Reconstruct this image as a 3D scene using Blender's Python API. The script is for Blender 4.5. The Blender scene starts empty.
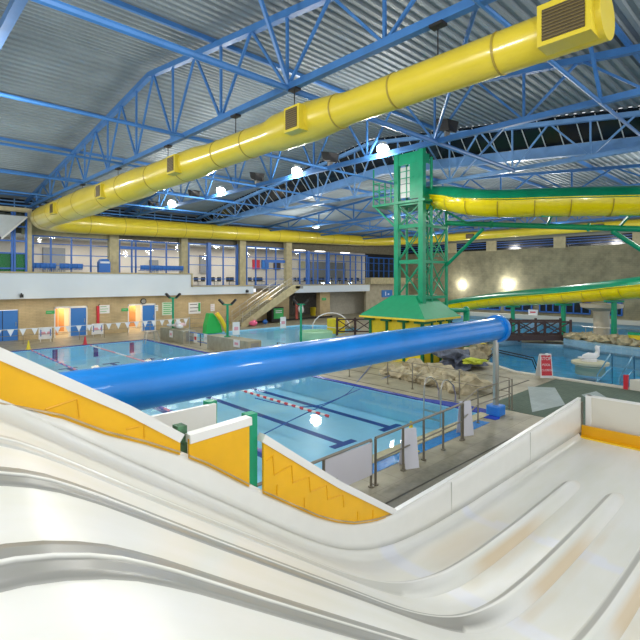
import bpy, bmesh, math, random
from mathutils import Vector, Matrix, noise
random.seed(7)
C = bpy.context.scene.collection
SC = bpy.context.scene
F = 472.0
SA, CA = math.sin(math.radians(43.6)), math.cos(math.radians(43.6))
EYE = 4.2
# ---------- survey helpers: sight line -> point on a real plane ----------
def _uv(px, py): return (px-320)/F, (280-py)/F
def on_z(px, py, z=0.0):
    u, v = _uv(px, py); d = (z-EYE)/v
    return Vector((d*(SA+u*CA), d*(CA-u*SA), z))
def at_d(px, py, d):
    u, v = _uv(px, py)
    return Vector((d*(SA+u*CA), d*(CA-u*SA), EYE+v*d))
def ax(px, Y):
    u = (px-320)/F
    return Y*(SA+u*CA)/(CA-u*SA)
def ay(px, X):
    u = (px-320)/F
    return X*(CA-u*SA)/(SA+u*CA)

# ---------- materials ----------
MATS = {}
def mat(name, col, rough=.5, metal=0, emit=0, noise_amt=0, noise_scale=4, bump=0, bump_scale=30, spec=.5, coat=0):
    if name in MATS: return MATS[name]
    m = bpy.data.materials.new(name); m.use_nodes = True
    nt = m.node_tree; b = nt.nodes['Principled BSDF']
    c = tuple(col)+(1,)
    b.inputs['Base Color'].default_value = c
    b.inputs['Roughness'].default_value = rough
    b.inputs['Metallic'].default_value = metal
    b.inputs['Specular IOR Level'].default_value = spec
    b.inputs['Coat Weight'].default_value = coat
    if emit:
        b.inputs['Emission Color'].default_value = c
        b.inputs['Emission Strength'].default_value = emit
    tc = nt.nodes.new('ShaderNodeTexCoord')
    if noise_amt:
        n = nt.nodes.new('ShaderNodeTexNoise'); n.inputs['Scale'].default_value = noise_scale
        n.inputs['Detail'].default_value = 6
        nt.links.new(tc.outputs['Object'], n.inputs['Vector'])
        r = nt.nodes.new('ShaderNodeValToRGB')
        r.color_ramp.elements[0].position = .3; r.color_ramp.elements[1].position = .7
        r.color_ramp.elements[0].color = tuple(x*(1-noise_amt) for x in col)+(1,)
        r.color_ramp.elements[1].color = tuple(min(1, x*(1+noise_amt)) for x in col)+(1,)
        nt.links.new(n.outputs['Fac'], r.inputs['Fac'])
        nt.links.new(r.outputs['Color'], b.inputs['Base Color'])
    if bump:
        n2 = nt.nodes.new('ShaderNodeTexNoise'); n2.inputs['Scale'].default_value = bump_scale
        nt.links.new(tc.outputs['Object'], n2.inputs['Vector'])
        bp = nt.nodes.new('ShaderNodeBump'); bp.inputs['Strength'].default_value = bump
        bp.inputs['Distance'].default_value = .02
        nt.links.new(n2.outputs['Fac'], bp.inputs['Height'])
        nt.links.new(bp.outputs['Normal'], b.inputs['Normal'])
    MATS[name] = m
    return m

def brick_mat(name, c1, c2, cm, w, h, mortar=.012, rough=.6, axes='xz', nz=.12):
    m = bpy.data.materials.new(name); m.use_nodes = True
    nt = m.node_tree; b = nt.nodes['Principled BSDF']; b.inputs['Roughness'].default_value = rough
    tc = nt.nodes.new('ShaderNodeTexCoord'); sp = nt.nodes.new('ShaderNodeSeparateXYZ'); cb = nt.nodes.new('ShaderNodeCombineXYZ')
    nt.links.new(tc.outputs['Object'], sp.inputs[0])
    nt.links.new(sp.outputs['XYZ'.index(axes[0].upper())], cb.inputs[0])
    nt.links.new(sp.outputs['XYZ'.index(axes[1].upper())], cb.inputs[1])
    br = nt.nodes.new('ShaderNodeTexBrick'); br.inputs['Scale'].default_value = 1
    br.inputs['Brick Width'].default_value = w; br.inputs['Row Height'].default_value = h
    br.inputs['Mortar Size'].default_value = mortar
    br.inputs['Color1'].default_value = c1+(1,); br.inputs['Color2'].default_value = c2+(1,); br.inputs['Mortar'].default_value = cm+(1,)
    nt.links.new(cb.outputs[0], br.inputs['Vector'])
    n = nt.nodes.new('ShaderNodeTexNoise'); n.inputs['Scale'].default_value = 1.2; n.inputs['Detail'].default_value = 8
    nt.links.new(tc.outputs['Object'], n.inputs['Vector'])
    mx = nt.nodes.new('ShaderNodeMix'); mx.data_type = 'RGBA'; mx.blend_type = 'MULTIPLY'; mx.inputs[0].default_value = 1
    r = nt.nodes.new('ShaderNodeValToRGB'); r.color_ramp.elements[0].position = .3; r.color_ramp.elements[1].position = .7
    r.color_ramp.elements[0].color = (1-nz*2,)*3+(1,); r.color_ramp.elements[1].color = (1, 1, 1, 1)
    nt.links.new(n.outputs['Fac'], r.inputs['Fac'])
    nt.links.new(br.outputs['Color'], mx.inputs[6]); nt.links.new(r.outputs['Color'], mx.inputs[7])
    nt.links.new(mx.outputs[2], b.inputs['Base Color'])
    return m

def water_mat(name, tint, wave=2.0, strength=.12, ior=1.33, refl=.75):
    m = bpy.data.materials.new(name); m.use_nodes = True
    nt = m.node_tree; nt.nodes.clear()
    out = nt.nodes.new('ShaderNodeOutputMaterial')
    tr = nt.nodes.new('ShaderNodeBsdfTransparent'); tr.inputs[0].default_value = tint+(1,)
    gl = nt.nodes.new('ShaderNodeBsdfGlossy'); gl.inputs['Roughness'].default_value = .02
    fr = nt.nodes.new('ShaderNodeFresnel'); fr.inputs['IOR'].default_value = ior
    mx = nt.nodes.new('ShaderNodeMixShader')
    tc = nt.nodes.new('ShaderNodeTexCoord'); n = nt.nodes.new('ShaderNodeTexNoise')
    n.inputs['Scale'].default_value = wave; n.inputs['Detail'].default_value = 3
    bp = nt.nodes.new('ShaderNodeBump'); bp.inputs['Strength'].default_value = strength; bp.inputs['Distance'].default_value = .03
    nt.links.new(tc.outputs['Object'], n.inputs['Vector']); nt.links.new(n.outputs['Fac'], bp.inputs['Height'])
    nt.links.new(bp.outputs[0], gl.inputs['Normal']); nt.links.new(bp.outputs[0], fr.inputs['Normal'])
    fm = nt.nodes.new('ShaderNodeMath'); fm.operation = 'MULTIPLY'; fm.inputs[1].default_value = refl
    nt.links.new(fr.outputs[0], fm.inputs[0]); nt.links.new(fm.outputs[0], mx.inputs[0]); nt.links.new(tr.outputs[0], mx.inputs[1]); nt.links.new(gl.outputs[0], mx.inputs[2])
    nt.links.new(mx.outputs[0], out.inputs[0])
    return m

def gel_mat():
    """white gelcoat; attribute 'worn' = bare grey strips, 'stain' = tan mineral stains, 'patch' = bluish repair"""
    m = bpy.data.materials.new('slide_gelcoat'); m.use_nodes = True
    nt = m.node_tree; b = nt.nodes['Principled BSDF']
    b.inputs['Roughness'].default_value = .3; b.inputs['Specular IOR Level'].default_value = .45
    tc = nt.nodes.new('ShaderNodeTexCoord')
    mp = nt.nodes.new('ShaderNodeMapping'); mp.inputs['Scale'].default_value = (.5, 2.2, 1)
    nt.links.new(tc.outputs['Object'], mp.inputs[0])
    n = nt.nodes.new('ShaderNodeTexNoise'); n.inputs['Scale'].default_value = 1.5; n.inputs['Detail'].default_value = 6
    nt.links.new(mp.outputs[0], n.inputs['Vector'])
    r = nt.nodes.new('ShaderNodeValToRGB'); r.color_ramp.elements[0].position = .35; r.color_ramp.elements[1].position = .7
    r.color_ramp.elements[0].color = (.78, .78, .75, 1); r.color_ramp.elements[1].color = (.73, .73, .66, 1)
    nt.links.new(n.outputs['Fac'], r.inputs['Fac'])
    prev = r.outputs['Color']
    for nm, col in (('patch', (.74, .76, .84)), ('stain', (.66, .52, .33)), ('worn', (.27, .27, .25))):
        at = nt.nodes.new('ShaderNodeAttribute'); at.attribute_name = nm
        mx = nt.nodes.new('ShaderNodeMix'); mx.data_type = 'RGBA'
        nt.links.new(at.outputs['Fac'], mx.inputs[0]); nt.links.new(prev, mx.inputs[6]); mx.inputs[7].default_value = col+(1,)
        prev = mx.outputs[2]
    nt.links.new(prev, b.inputs['Base Color'])
    return m

BLUE = mat('blue_steel', (.05, .18, .46), .4, noise_amt=.12, noise_scale=2)
BLUEL = mat('pale_blue_steel', (.16, .34, .66), .4, noise_amt=.12, noise_scale=2)
BFRAME = mat('blue_frame', (.03, .14, .5), .4)
YDUCT = mat('yellow_duct', (.68, .54, .035), .3, noise_amt=.06, noise_scale=1.2, coat=.3)
YDARK = mat('duct_joint', (.35, .26, .03), .5)
GRILLE = mat('grille_brown', (.07, .05, .02), .5)
TGREEN = mat('tower_green', (.0, .30, .15), .4, noise_amt=.1, noise_scale=3)
GROOF = mat('green_roof', (.0, .30, .13), .55, noise_amt=.06)
HYEL = mat('hut_yellow', (.78, .62, .02), .5, noise_amt=.08)
SYEL = mat('slide_yellow', (.88, .72, .0), .22, noise_amt=.05, coat=.3)
SGRN = mat('slide_green', (.0, .26, .12), .3, coat=.3, noise_amt=.15, noise_scale=1.5)
TUBEB = mat('tube_blue', (.0, .22, .72), .36, noise_amt=.12, noise_scale=1.2, coat=.4)
TUBED = mat('tube_shade_teal', (.0, .07, .15), .4)
PANEL = mat('panel_amber', (.86, .46, .0), .3, noise_amt=.06, noise_scale=3, bump=.15, bump_scale=12, coat=.2)
PANELD = mat('panel_amber_rib', (.83, .43, .0), .4)
WHITE = mat('white_gloss', (.82, .82, .80), .3)
OFFW = mat('off_white_panel', (.70, .68, .60), .35)
FASC = mat('fascia_pale_blue', (.62, .70, .78), .45, noise_amt=.03, noise_scale=.4)
TAN = mat('tan_cap', (.42, .36, .22), .7, noise_amt=.1)
BEIGE = mat('beige_column', (.46, .40, .24), .7, noise_amt=.15, noise_scale=3)
STEEL = mat('steel', (.55, .54, .50), .28, metal=.9)
STEELD = mat('dull_steel', (.30, .27, .22), .4, metal=.7)
BLACK = mat('black', (.012, .012, .014), .5)
DGLASS = mat('dark_glass', (.012, .016, .022), .12)
DARK = mat('dark_wood', (.055, .03, .03), .6)
TEXTD = mat('dark_print', (.05, .05, .06), .6)
PAPER = mat('white_paper', (.80, .80, .82), .6)
GREENP = mat('green_print', (.05, .42, .12), .5)
REDP = mat('red_paint', (.62, .03, .05), .4)
PINKP = mat('pink_print', (.75, .35, .42), .5)
YCONE = mat('cone_yellow', (.85, .68, .03), .4)
ROCK = mat('rock', (.38, .32, .20), .9, noise_amt=.45, noise_scale=3, bump=1, bump_scale=6)
ROCKL = mat('pale_rock', (.46, .40, .27), .9, noise_amt=.35, noise_scale=3, bump=1, bump_scale=6)
CONC = mat('concrete_block', (.36, .34, .26), .8, noise_amt=.15, noise_scale=3)
CHAIRB = mat('chair_blue', (.02, .14, .5), .5)
INTW = mat('interior_wall', (.72, .60, .50), .7)
GREENG = mat('green_glass_panel', (.0, .22, .02), .3)
LAMPE = mat('lamp_glow', (1, .97, .9), .5, emit=60)
PANE_E = mat('ceiling_light_panel', (1, .97, .9), .5, emit=3)
GREYM = mat('grey_metal', (.25, .25, .24), .5)
SIL = mat('silver_steel', (.62, .66, .68), .35, noise_amt=.05)
ORANGE = mat('orange_board', (.72, .30, .09), .5)
WCREAM = mat('warm_cream', (.85, .72, .52), .6)
BTILE = brick_mat('blue_tile', (.02, .20, .62), (.03, .26, .72), (.06, .32, .7), .25, .12, .006, .25, 'xy', .03)
BTILEL = mat('deep_blue_edge', (.03, .06, .48), .25)
GEL = gel_mat()
BRICK = brick_mat('tan_brick', (.62, .48, .27), (.56, .43, .235), (.42, .33, .19), .45, .11, .008)
BRICKR = brick_mat('olive_block', (.34, .31, .19), (.30, .275, .17), (.25, .22, .14), .45, .2, .01, .8, 'yz', .2)
def deck_mat():
    m = brick_mat('deck_tiles', (.47, .43, .31), (.43, .39, .285), (.28, .25, .18), .6, .6, .008, .5, 'xy', .2)
    nt = m.node_tree; b = nt.nodes['Principled BSDF']
    tc = nt.nodes.new('ShaderNodeTexCoord'); sp = nt.nodes.new('ShaderNodeSeparateXYZ'); nt.links.new(tc.outputs['Object'], sp.inputs[0])
    n = nt.nodes.new('ShaderNodeTexNoise'); n.inputs['Scale'].default_value = 1.3; n.inputs['Detail'].default_value = 8
    nt.links.new(tc.outputs['Object'], n.inputs['Vector'])
    # worn grey non-slip strip beside the slide
    a = nt.nodes.new('ShaderNodeMath'); a.operation = 'MULTIPLY_ADD'; nt.links.new(n.outputs['Fac'], a.inputs[0]); a.inputs[1].default_value = 1.6; nt.links.new(sp.outputs[1], a.inputs[2])
    r = nt.nodes.new('ShaderNodeMapRange'); nt.links.new(a.outputs[0], r.inputs[0])
    r.inputs[1].default_value = 7.15; r.inputs[2].default_value = 6.5; r.inputs[3].default_value = 0; r.inputs[4].default_value = .85
    x = nt.nodes.new('ShaderNodeMapRange'); nt.links.new(sp.outputs[0], x.inputs[0])
    x.inputs[1].default_value = 13.5; x.inputs[2].default_value = 12.0; x.inputs[3].default_value = 0; x.inputs[4].default_value = 1
    mu = nt.nodes.new('ShaderNodeMath'); mu.operation = 'MULTIPLY'; nt.links.new(r.outputs[0], mu.inputs[0]); nt.links.new(x.outputs[0], mu.inputs[1])
    mx = nt.nodes.new('ShaderNodeMix'); mx.data_type = 'RGBA'
    src = b.inputs['Base Color'].links[0].from_socket
    r2 = nt.nodes.new('ShaderNodeValToRGB'); r2.color_ramp.elements[0].color = (.07, .068, .05, 1); r2.color_ramp.elements[1].color = (.24, .23, .18, 1)
    n3 = nt.nodes.new('ShaderNodeTexNoise'); n3.inputs['Scale'].default_value = 9; n3.inputs['Detail'].default_value = 8
    nt.links.new(tc.outputs['Object'], n3.inputs['Vector']); nt.links.new(n3.outputs['Fac'], r2.inputs[0])
    nt.links.new(mu.outputs[0], mx.inputs[0]); nt.links.new(src, mx.inputs[6]); nt.links.new(r2.outputs[0], mx.inputs[7])
    nt.links.new(mx.outputs[2], b.inputs['Base Color'])
    return m
DECK = deck_mat()
POOLT = brick_mat('pool_tiles', (.44, .80, 1.0), (.42, .78, 1.0), (.38, .74, .96), .25, .25, .006, .3, 'xy', .04)
LEIST = brick_mat('leisure_tiles', (.08, .50, .86), (.07, .45, .8), (.1, .46, .72), .3, .3, .01, .3, 'xy', .25)
UPPT = brick_mat('upper_tiles', (.14, .58, .92), (.12, .53, .88), (.16, .55, .85), .3, .3, .01, .3, 'xy', .2)
PALET = brick_mat('pale_blue_tiles', (.34, .55, .68), (.28, .48, .62), (.4, .56, .66), .12, .12, .006, .3, 'xz', .1)
LINEB = mat('lane_blue', (.0, .03, .28), .4)
APRON = brick_mat('apron_mosaic', (.12, .175, .135), (.10, .15, .115), (.15, .2, .15), .12, .12, .006, .85, 'xy', .1)
APRONL = brick_mat('apron_pale', (.42, .50, .50), (.38, .46, .47), (.5, .55, .55), .3, .3, .006, .65, 'xy', .1)
WATER = water_mat('pool_water', (.88, .97, .99), 1.6, .06, 1.33, .5)
WATER2 = water_mat('leisure_water', (.76, .92, .97), 2.2, .2, 1.33, .4)
GLASS = water_mat('window_glass', (.86, .92, .95), .5, 0, 1.25)
DECKING = mat('corrugated_sheet', (.215, .255, .28), .55, metal=0, noise_amt=.15, noise_scale=.5)

# ---------- mesh builder ----------
class MB:
    def __init__(s): s.bm = bmesh.new()
    def box(s, x0, x1, y0, y1, z0, z1):
        v = [s.bm.verts.new(p) for p in ((x0,y0,z0),(x1,y0,z0),(x1,y1,z0),(x0,y1,z0),(x0,y0,z1),(x1,y0,z1),(x1,y1,z1),(x0,y1,z1))]
        for f in ((3,2,1,0),(4,5,6,7),(0,1,5,4),(1,2,6,5),(2,3,7,6),(3,0,4,7)): s.bm.faces.new([v[i] for i in f])
        return s
    def bar(s, p, q, w, h=None, up=(0,0,1)):
        p, q = Vector(p), Vector(q); h = h or w
        t = (q-p).normalized(); up = Vector(up)
        if abs(t.dot(up)) > .98: up = Vector((1,0,0))
        a = t.cross(up).normalized(); b = a.cross(t).normalized()
        vs = []
        for c in (p, q):
            for i, j in ((-1,-1),(1,-1),(1,1),(-1,1)): vs.append(s.bm.verts.new(c+a*(i*w/2)+b*(j*h/2)))
        for f in ((3,2,1,0),(4,5,6,7),(0,1,5,4),(1,2,6,5),(2,3,7,6),(3,0,4,7)): s.bm.faces.new([vs[i] for i in f])
        return s
    def tube(s, pts, r, n=10, cap=True, a0=0, a1=360):
        pts = [Vector(p) for p in pts]; rs = r if isinstance(r, (list, tuple)) else [r]*len(pts)
        rings = []; prev = None; full = (a1-a0) >= 359.9
        for i, p in enumerate(pts):
            t = (pts[min(i+1, len(pts)-1)]-pts[max(i-1, 0)]).normalized()
            if prev is None:
                up = Vector((0,0,1)) if abs(t.z) < .95 else Vector((1,0,0))
                a = t.cross(up).normalized()
            else: a = (prev-t*prev.dot(t)).normalized()
            prev = a; b = a.cross(t).normalized()
            k = n if full else n+1
            rings.append([s.bm.verts.new(p+(a*math.cos(math.radians(a0+(a1-a0)*j/n))+b*math.sin(math.radians(a0+(a1-a0)*j/n)))*rs[i]) for j in range(k)])
        for i in range(len(rings)-1):
            for j in range(n):
                j2 = (j+1) % n if full else j+1
                s.bm.faces.new((rings[i][j], rings[i][j2], rings[i+1][j2], rings[i+1][j]))
        if cap and full:
            s.bm.faces.new(rings[0][::-1]); s.bm.faces.new(rings[-1])
        return s
    def lathe(s, c, prof, n=20):
        c = Vector(c); rings = []
        for r, z in prof:
            rings.append([s.bm.verts.new(c+Vector((max(r, .0005)*math.cos(2*math.pi*j/n), max(r, .0005)*math.sin(2*math.pi*j/n), z))) for j in range(n)])
        for i in range(len(rings)-1):
            for j in range(n): s.bm.faces.new((rings[i][j], rings[i][(j+1) % n], rings[i+1][(j+1) % n], rings[i+1][j]))
        s.bm.faces.new(rings[0][::-1]); s.bm.faces.new(rings[-1])
        return s
    def poly(s, pts):
        s.bm.faces.new([s.bm.verts.new(p) for p in pts]); s.flat = True; return s
    def prism(s, poly, off):
        a = [s.bm.verts.new(p) for p in poly]; b = [s.bm.verts.new(Vector(p)+Vector(off)) for p in poly]
        n = len(a); s.bm.faces.new(a[::-1]); s.bm.faces.new(b)
        for i in range(n): s.bm.faces.new((a[i], a[(i+1) % n], b[(i+1) % n], b[i]))
        return s
    def ball(s, c, r, sub=2, sc=(1,1,1), rough=0, seed=0):
        ret = bmesh.ops.create_icosphere(s.bm, subdivisions=sub, radius=1)
        for v in ret['verts']:
            k = 1+rough*noise.noise(v.co*1.6+Vector((seed*7.3, seed*3.1, seed)))*2
            v.co = Vector((v.co.x*sc[0], v.co.y*sc[1], v.co.z*sc[2]))*r*k+Vector(c)
        return s
    def grid(s, fn, us, vs):
        g = [[s.bm.verts.new(fn(u, v)) for v in vs] for u in us]
        for i in range(len(us)-1):
            for j in range(len(vs)-1): s.bm.faces.new((g[i][j], g[i+1][j], g[i+1][j+1], g[i][j+1]))
        return s
    def build(s, name, m, parent=None, smooth=False, bevel=0, solid=0):
        me = bpy.data.meshes.new(name)
        bmesh.ops.recalc_face_normals(s.bm, faces=s.bm.faces)
        if len(s.bm.faces) == 1:
            f0 = s.bm.faces[:][0]; f0.normal_update()
            if f0.normal.z < 0: f0.normal_flip()
        if parent is not None:
            L = parent.location.copy(); p = parent.parent
            while p is not None: L += p.location; p = p.parent
            for v in s.bm.verts: v.co -= L
        s.bm.to_mesh(me); s.bm.free()
        if smooth:
            for p in me.polygons: p.use_smooth = True
        o = bpy.data.objects.new(name, me); C.objects.link(o); me.materials.append(m)
        if parent is not None: o.parent = parent
        if solid:
            md = o.modifiers.new('solid', 'SOLIDIFY'); md.thickness = solid; md.offset = 0
        if bevel:
            md = o.modifiers.new('bev', 'BEVEL'); md.width = bevel; md.segments = 2; md.limit_method = 'ANGLE'
        return o
def tag(o, label, cat, group=None, kind=None):
    o['label'] = label; o['category'] = cat
    if group: o['group'] = group
    if kind: o['kind'] = kind
    return o
def struct(o, label=None):
    o['kind'] = 'structure'
    if label: o['label'] = label
    return o
def thing(name, label, cat, loc=(0,0,0), group=None):
    o = bpy.data.objects.new(name, None); C.objects.link(o); o.location = loc; o.empty_display_size = .2
    return tag(o, label, cat, group)
def kids(o): return [c for c in C.objects if c.parent == o]
KC = {}
def dup(o, loc=None, parent=None, label=None, group=None, rz=None, scale=None):
    c = o.copy(); C.objects.link(c)
    if parent is not None: c.parent = parent
    if loc is not None: c.location = loc
    if label: c['label'] = label
    if group: c['group'] = group
    if rz is not None: c.rotation_euler = (0, 0, rz)
    if scale: c.scale = (scale,)*3
    if o.name not in KC: KC[o.name] = [k for k in C.objects if k.parent == o]
    for k in KC[o.name]: dup(k, parent=c)
    return c
def smooth_by(o, ang=40):
    for p in o.data.polygons: p.use_smooth = True
    o.data.set_sharp_from_angle(angle=math.radians(ang))
    return o
def text_mesh(s, size, m, parent, name, origin, right, up, extrude=.004, align='CENTER'):
    cu = bpy.data.curves.new('txt', 'FONT'); cu.body = s; cu.size = size; cu.extrude = extrude; cu.align_x = align; cu.align_y = 'CENTER'
    t = bpy.data.objects.new('txt', cu); C.objects.link(t)
    bpy.context.view_layer.update()
    me = bpy.data.meshes.new_from_object(t.evaluated_get(bpy.context.evaluated_depsgraph_get()))
    bpy.data.objects.remove(t); bpy.data.curves.remove(cu)
    right, up = Vector(right).normalized(), Vector(up).normalized(); nrm = right.cross(up)
    L = parent.location
    for v in me.vertices: v.co = Vector(origin)+right*v.co.x+up*v.co.y+nrm*v.co.z-L
    me.materials.clear(); me.materials.append(m)
    o = bpy.data.objects.new(name, me); C.objects.link(o); o.parent = parent
    return o

# ================= SETTING =================
MP = (1.4, 13.9, 7.3, 32.4)          # lane pool
TP = [(16.6, 21.5), (16.6, 33.3), (29.5, 33.3), (31.5, 30), (30, 26.5), (25.5, 25), (22.5, 21.5)]  # toddler pool
LP = [(21.25, -6), (21.25, 9.4), (22.6, 11.4), (26.0, 13.2), (29.4, 14.4), (31.6, 13.6), (32.6, 11.3), (31.2, 9.0), (30.7, 6.7), (31.0, 1), (31.4, -6)]
UP = [(33.6, -6), (33.4, 8), (34.6, 11), (34.4, 15), (32.6, 18), (33, 24), (36, 29), (52.5, 29), (52.5, -6)]
def deck():
    bm = bmesh.new()
    def loop(pts):
        v = [bm.verts.new((x, y, 0)) for x, y in pts]
        return [bm.edges.new((v[i], v[(i+1) % len(v)])) for i in range(len(v))]
    e = loop([(-8, -7), (53.2, -7), (53.2, 47), (-8, 47)])
    e += loop([(MP[0], MP[2]), (MP[1], MP[2]), (MP[1], MP[3]), (MP[0], MP[3])])
    for P in (TP, LP, UP): e += loop(P)
    bmesh.ops.triangle_fill(bm, use_beauty=True, use_dissolve=False, edges=e)
    for f in bm.faces:
        if f.normal.z < 0: f.normal_flip()
    me = bpy.data.meshes.new('floor'); bm.to_mesh(me); bm.free(); me.materials.append(DECK)
    o = bpy.data.objects.new('floor', me); C.objects.link(o); struct(o)
deck()
def basin(name, pts, z, floor_m, wall_m):
    b = MB(); b.poly([(x, y, z) for x, y in pts])
    f = b.build(name, floor_m); struct(f)
    w = MB()
    for i in range(len(pts)):
        (x0, y0), (x1, y1) = pts[i], pts[(i+1) % len(pts)]
        w.poly([(x0, y0, z), (x1, y1, z), (x1, y1, 0), (x0, y0, 0)])
    w.build('basin_wall', wall_m, f)
    return f
MPP = [(MP[0], MP[2]), (MP[1], MP[2]), (MP[1], MP[3]), (MP[0], MP[3])]
mb_ = basin('lane_pool_basin', MPP, -.9, POOLT, POOLT)
for i, x in enumerate((3.45, 5.85, 8.25, 10.65, 13.0)):
    l = MB().box(x-.13, x+.13, 10.1, 29.8, -.899, -.893).box(x-.5, x+.5, 10.0, 10.26, -.899, -.892).box(x-.5, x+.5, 29.6, 29.86, -.899, -.892)
    l.build('lane_line', LINEB, mb_)
    MB().box(x-.14, x+.14, 9.2, 9.5, -.899, -.892).box(x-.14, x+.14, 8.2, 8.5, -.899, -.892).build('lane_mark', LINEB, mb_)
    MB().box(x-.14, x+.14, 32.38, 32.4, -.8, -.1).build('wall_mark', LINEB, mb_)
basin('toddler_pool_basin', TP, -.35, POOLT, POOLT)
basin('leisure_pool_basin', LP, -.8, LEIST, PALET)
basin('upper_pool_basin', UP, -.5, UPPT, PALET)
tag(MB().poly([(x, y, -.04) for x, y in MPP]).build('pool_water', WATER), 'clear pale turquoise water filling the long lane pool', 'water', kind='stuff')
tag(MB().poly([(x, y, -.08) for x, y in TP]).build('pool_water', WATER), 'shallow pale water of the toddler pool beyond the grey barrier blocks', 'water', kind='stuff')
tag(MB().poly([(x, y, -.12) for x, y in LP]).build('pool_water', WATER2), 'deep blue leisure pool water around the white seal fountain', 'water', kind='stuff')
tag(MB().poly([(x, y, -.1) for x, y in UP]).build('pool_water', WATER2), 'bright blue water of the far pool behind the rocks and bridge', 'water', kind='stuff')
# kerbs and edge bands
k = MB().box(MP[0]-.35, MP[1]+.05, MP[2]-.32, MP[2], -.02, .03)
struct(k.build('trim_1', mat('cream_coping', (.55, .50, .30), .5, noise_amt=.15)))
struct(MB().box(MP[0]-.35, 13.2, 6.62, 6.98, -.02, .006).build('trim_2', BTILE))
bl = MB()                                      # blue rounded corner and blue long edge
def arcpts(cx, cy, r, a0, a1, n=10): return [(cx+r*math.cos(math.radians(a0+(a1-a0)*i/n)), cy+r*math.sin(math.radians(a0+(a1-a0)*i/n))) for i in range(n+1)]
outer = arcpts(13.5, 7.5, .95, -75, 0) + [(14.45, 8.6), (14.15, 9.6)]
bl.prism([(x, y, -.01) for x, y in [(13.55, 6.62)]+outer+[(13.9, 9.6), (13.9, 7.3), (13.5, 7.3)]], (0, 0, .03))
bl.box(13.9, 14.12, 9.6, 32.6, -.02, .02).box(1.2, 14.12, 32.4, 32.62, -.02, .02)
struct(bl.build('trim_3', BTILEL))
struct(MB().box(21.0, 21.28, -6, 9.4, -.05, .07).prism([(21.0, 9.4, 0), (21.28, 9.4, 0), (22.62, 11.4, 0), (26.05, 13.2, 0), (26.0, 13.45, 0), (22.4, 11.6, 0)], (0, 0, .07)).build('trim_4', mat('white_kerb', (.66, .64, .56), .5, noise_amt=.1)))
struct(MB().box(14.9, 21.0, -4, 7.6, -.01, .008).build('trim_5', APRON))
struct(MB().prism([(15.2, 6.2, .006), (16.9, 5.8, .006), (19.3, 7.0, .006), (18.7, 7.8, .006)], (0, 0, .006)).prism([(17.4, 4.8, .006), (18.4, 4.7, .006), (19.8, 5.7, .006), (18.8, 5.9, .006)], (0, 0, .006)).build('trim_6', APRONL))
# drainage grooves in the deck
g = MB()
for y in (5.0, 5.55): g.box(4, 13.6, y, y+.04, .001, .004)
g.box(13.6, 20, 8.25, 8.33, .001, .004).box(14.6, 14.66, 8.3, 33, .001, .004).box(16.2, 16.26, 8.3, 20, .001, .004)
struct(g.build('trim_7', mat('drain_dark', (.07, .065, .05), .7)))

# back wall, doors
WY = 38.2
def wall_with_holes(name, x0, x1, z0, z1, holes, Y, th, m):
    b = MB(); xs = sorted(holes)
    cur = x0
    for (a, c, top) in xs:
        if a > cur: b.box(cur, a, Y, Y+th, z0, z1)
        b.box(a, c, Y, Y+th, top, z1); cur = c
    b.box(cur, x1, Y, Y+th, z0, z1)
    return struct(b.build(name, m))
D1 = (ax(-14, WY), ax(18.5, WY)); D2 = (ax(55, WY), ax(70, WY)); D2b = (ax(70, WY), ax(86.5, WY)); D3 = (ax(128.5, WY), ax(142, WY)); D3b = (ax(142, WY), ax(155, WY))
wall_with_holes('wall_back', -6, 31.6, 0, 3.0, [(D1[0], D1[1], 2.15), (D2[0], D2b[1], 2.25), (D3[0], D3b[1], 2.25)], WY, .25, BRICK)
def leaf(name, a, b, y, m, split=False):
    d = MB().box(a+.03, b-.03, y, y+.06, .02, 2.1).build(name, m); struct(d)
    MB().tube([(b-.15, y-.05, 1.0), (b-.15, y-.05, 1.3)], .02, 6).build('door_handle', STEEL, d)
    if split: MB().box((a+b)/2-.02, (a+b)/2+.02, y-.01, y, .05, 2.1).build('door_gap', BLACK, d)
    return d
leaf('door_1', *D1, WY+.05, BFRAME if False else mat('door_blue', (.04, .20, .60), .4), True)
DB = MATS['door_blue']
leaf('door_2', *D2b, WY+.02, DB); leaf('door_3', *D3b, WY+.02, DB)
for n_, (a, b) in ((8, D2), (9, D3)):
    fr = MB().box(a-.06, a+.02, WY-.03, WY+.2, 0, 2.25)
    fr.box(b-.04, b+.04, WY-.03, WY+.2, 0, 2.25)
    c = (D2b if n_ == 8 else D3b)[1]
    fr.box(a-.06, c+.06, WY-.03, WY+.2, 2.12, 2.25).box(c-.02, c+.06, WY-.03, WY+.2, 0, 2.25)
    struct(fr.build('trim_%d' % n_, WHITE))
    # lit corridor behind
    cor = MB().box(a-.5, c+.5, WY+2.6, WY+2.7, 0, 2.6).box(a-.5, c+.5, WY+.25, WY+2.6, 2.5, 2.6)
    struct(cor.build('wall_corridor', WCREAM))
    bo = MB(); w = b-a
    bo.box(a+.08*w, a+.42*w, WY+.9, WY+.95, .1, 2.05)
    if n_ == 8: bo.box(a+.58*w, a+.95*w, WY+1.3, WY+1.35, .3, 2.05)
    else: bo = MB().box(a+.3*w, a+.85*w, WY+.9, WY+.95, .35, 2.05)
    tag(bo.build('locker_screen', ORANGE), 'orange boards seen through the %s lit doorway' % ('left-hand' if n_ == 8 else 'right-hand'), 'locker')
    L = bpy.data.lights.new('corridor_lamp', 'AREA'); L.energy = 90; L.size = 1.2; L.color = (1, .8, .55)
    lo = bpy.data.objects.new('corridor_lamp', L); C.objects.link(lo); lo.location = ((a+c)/2, WY+.9, 2.45)

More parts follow.
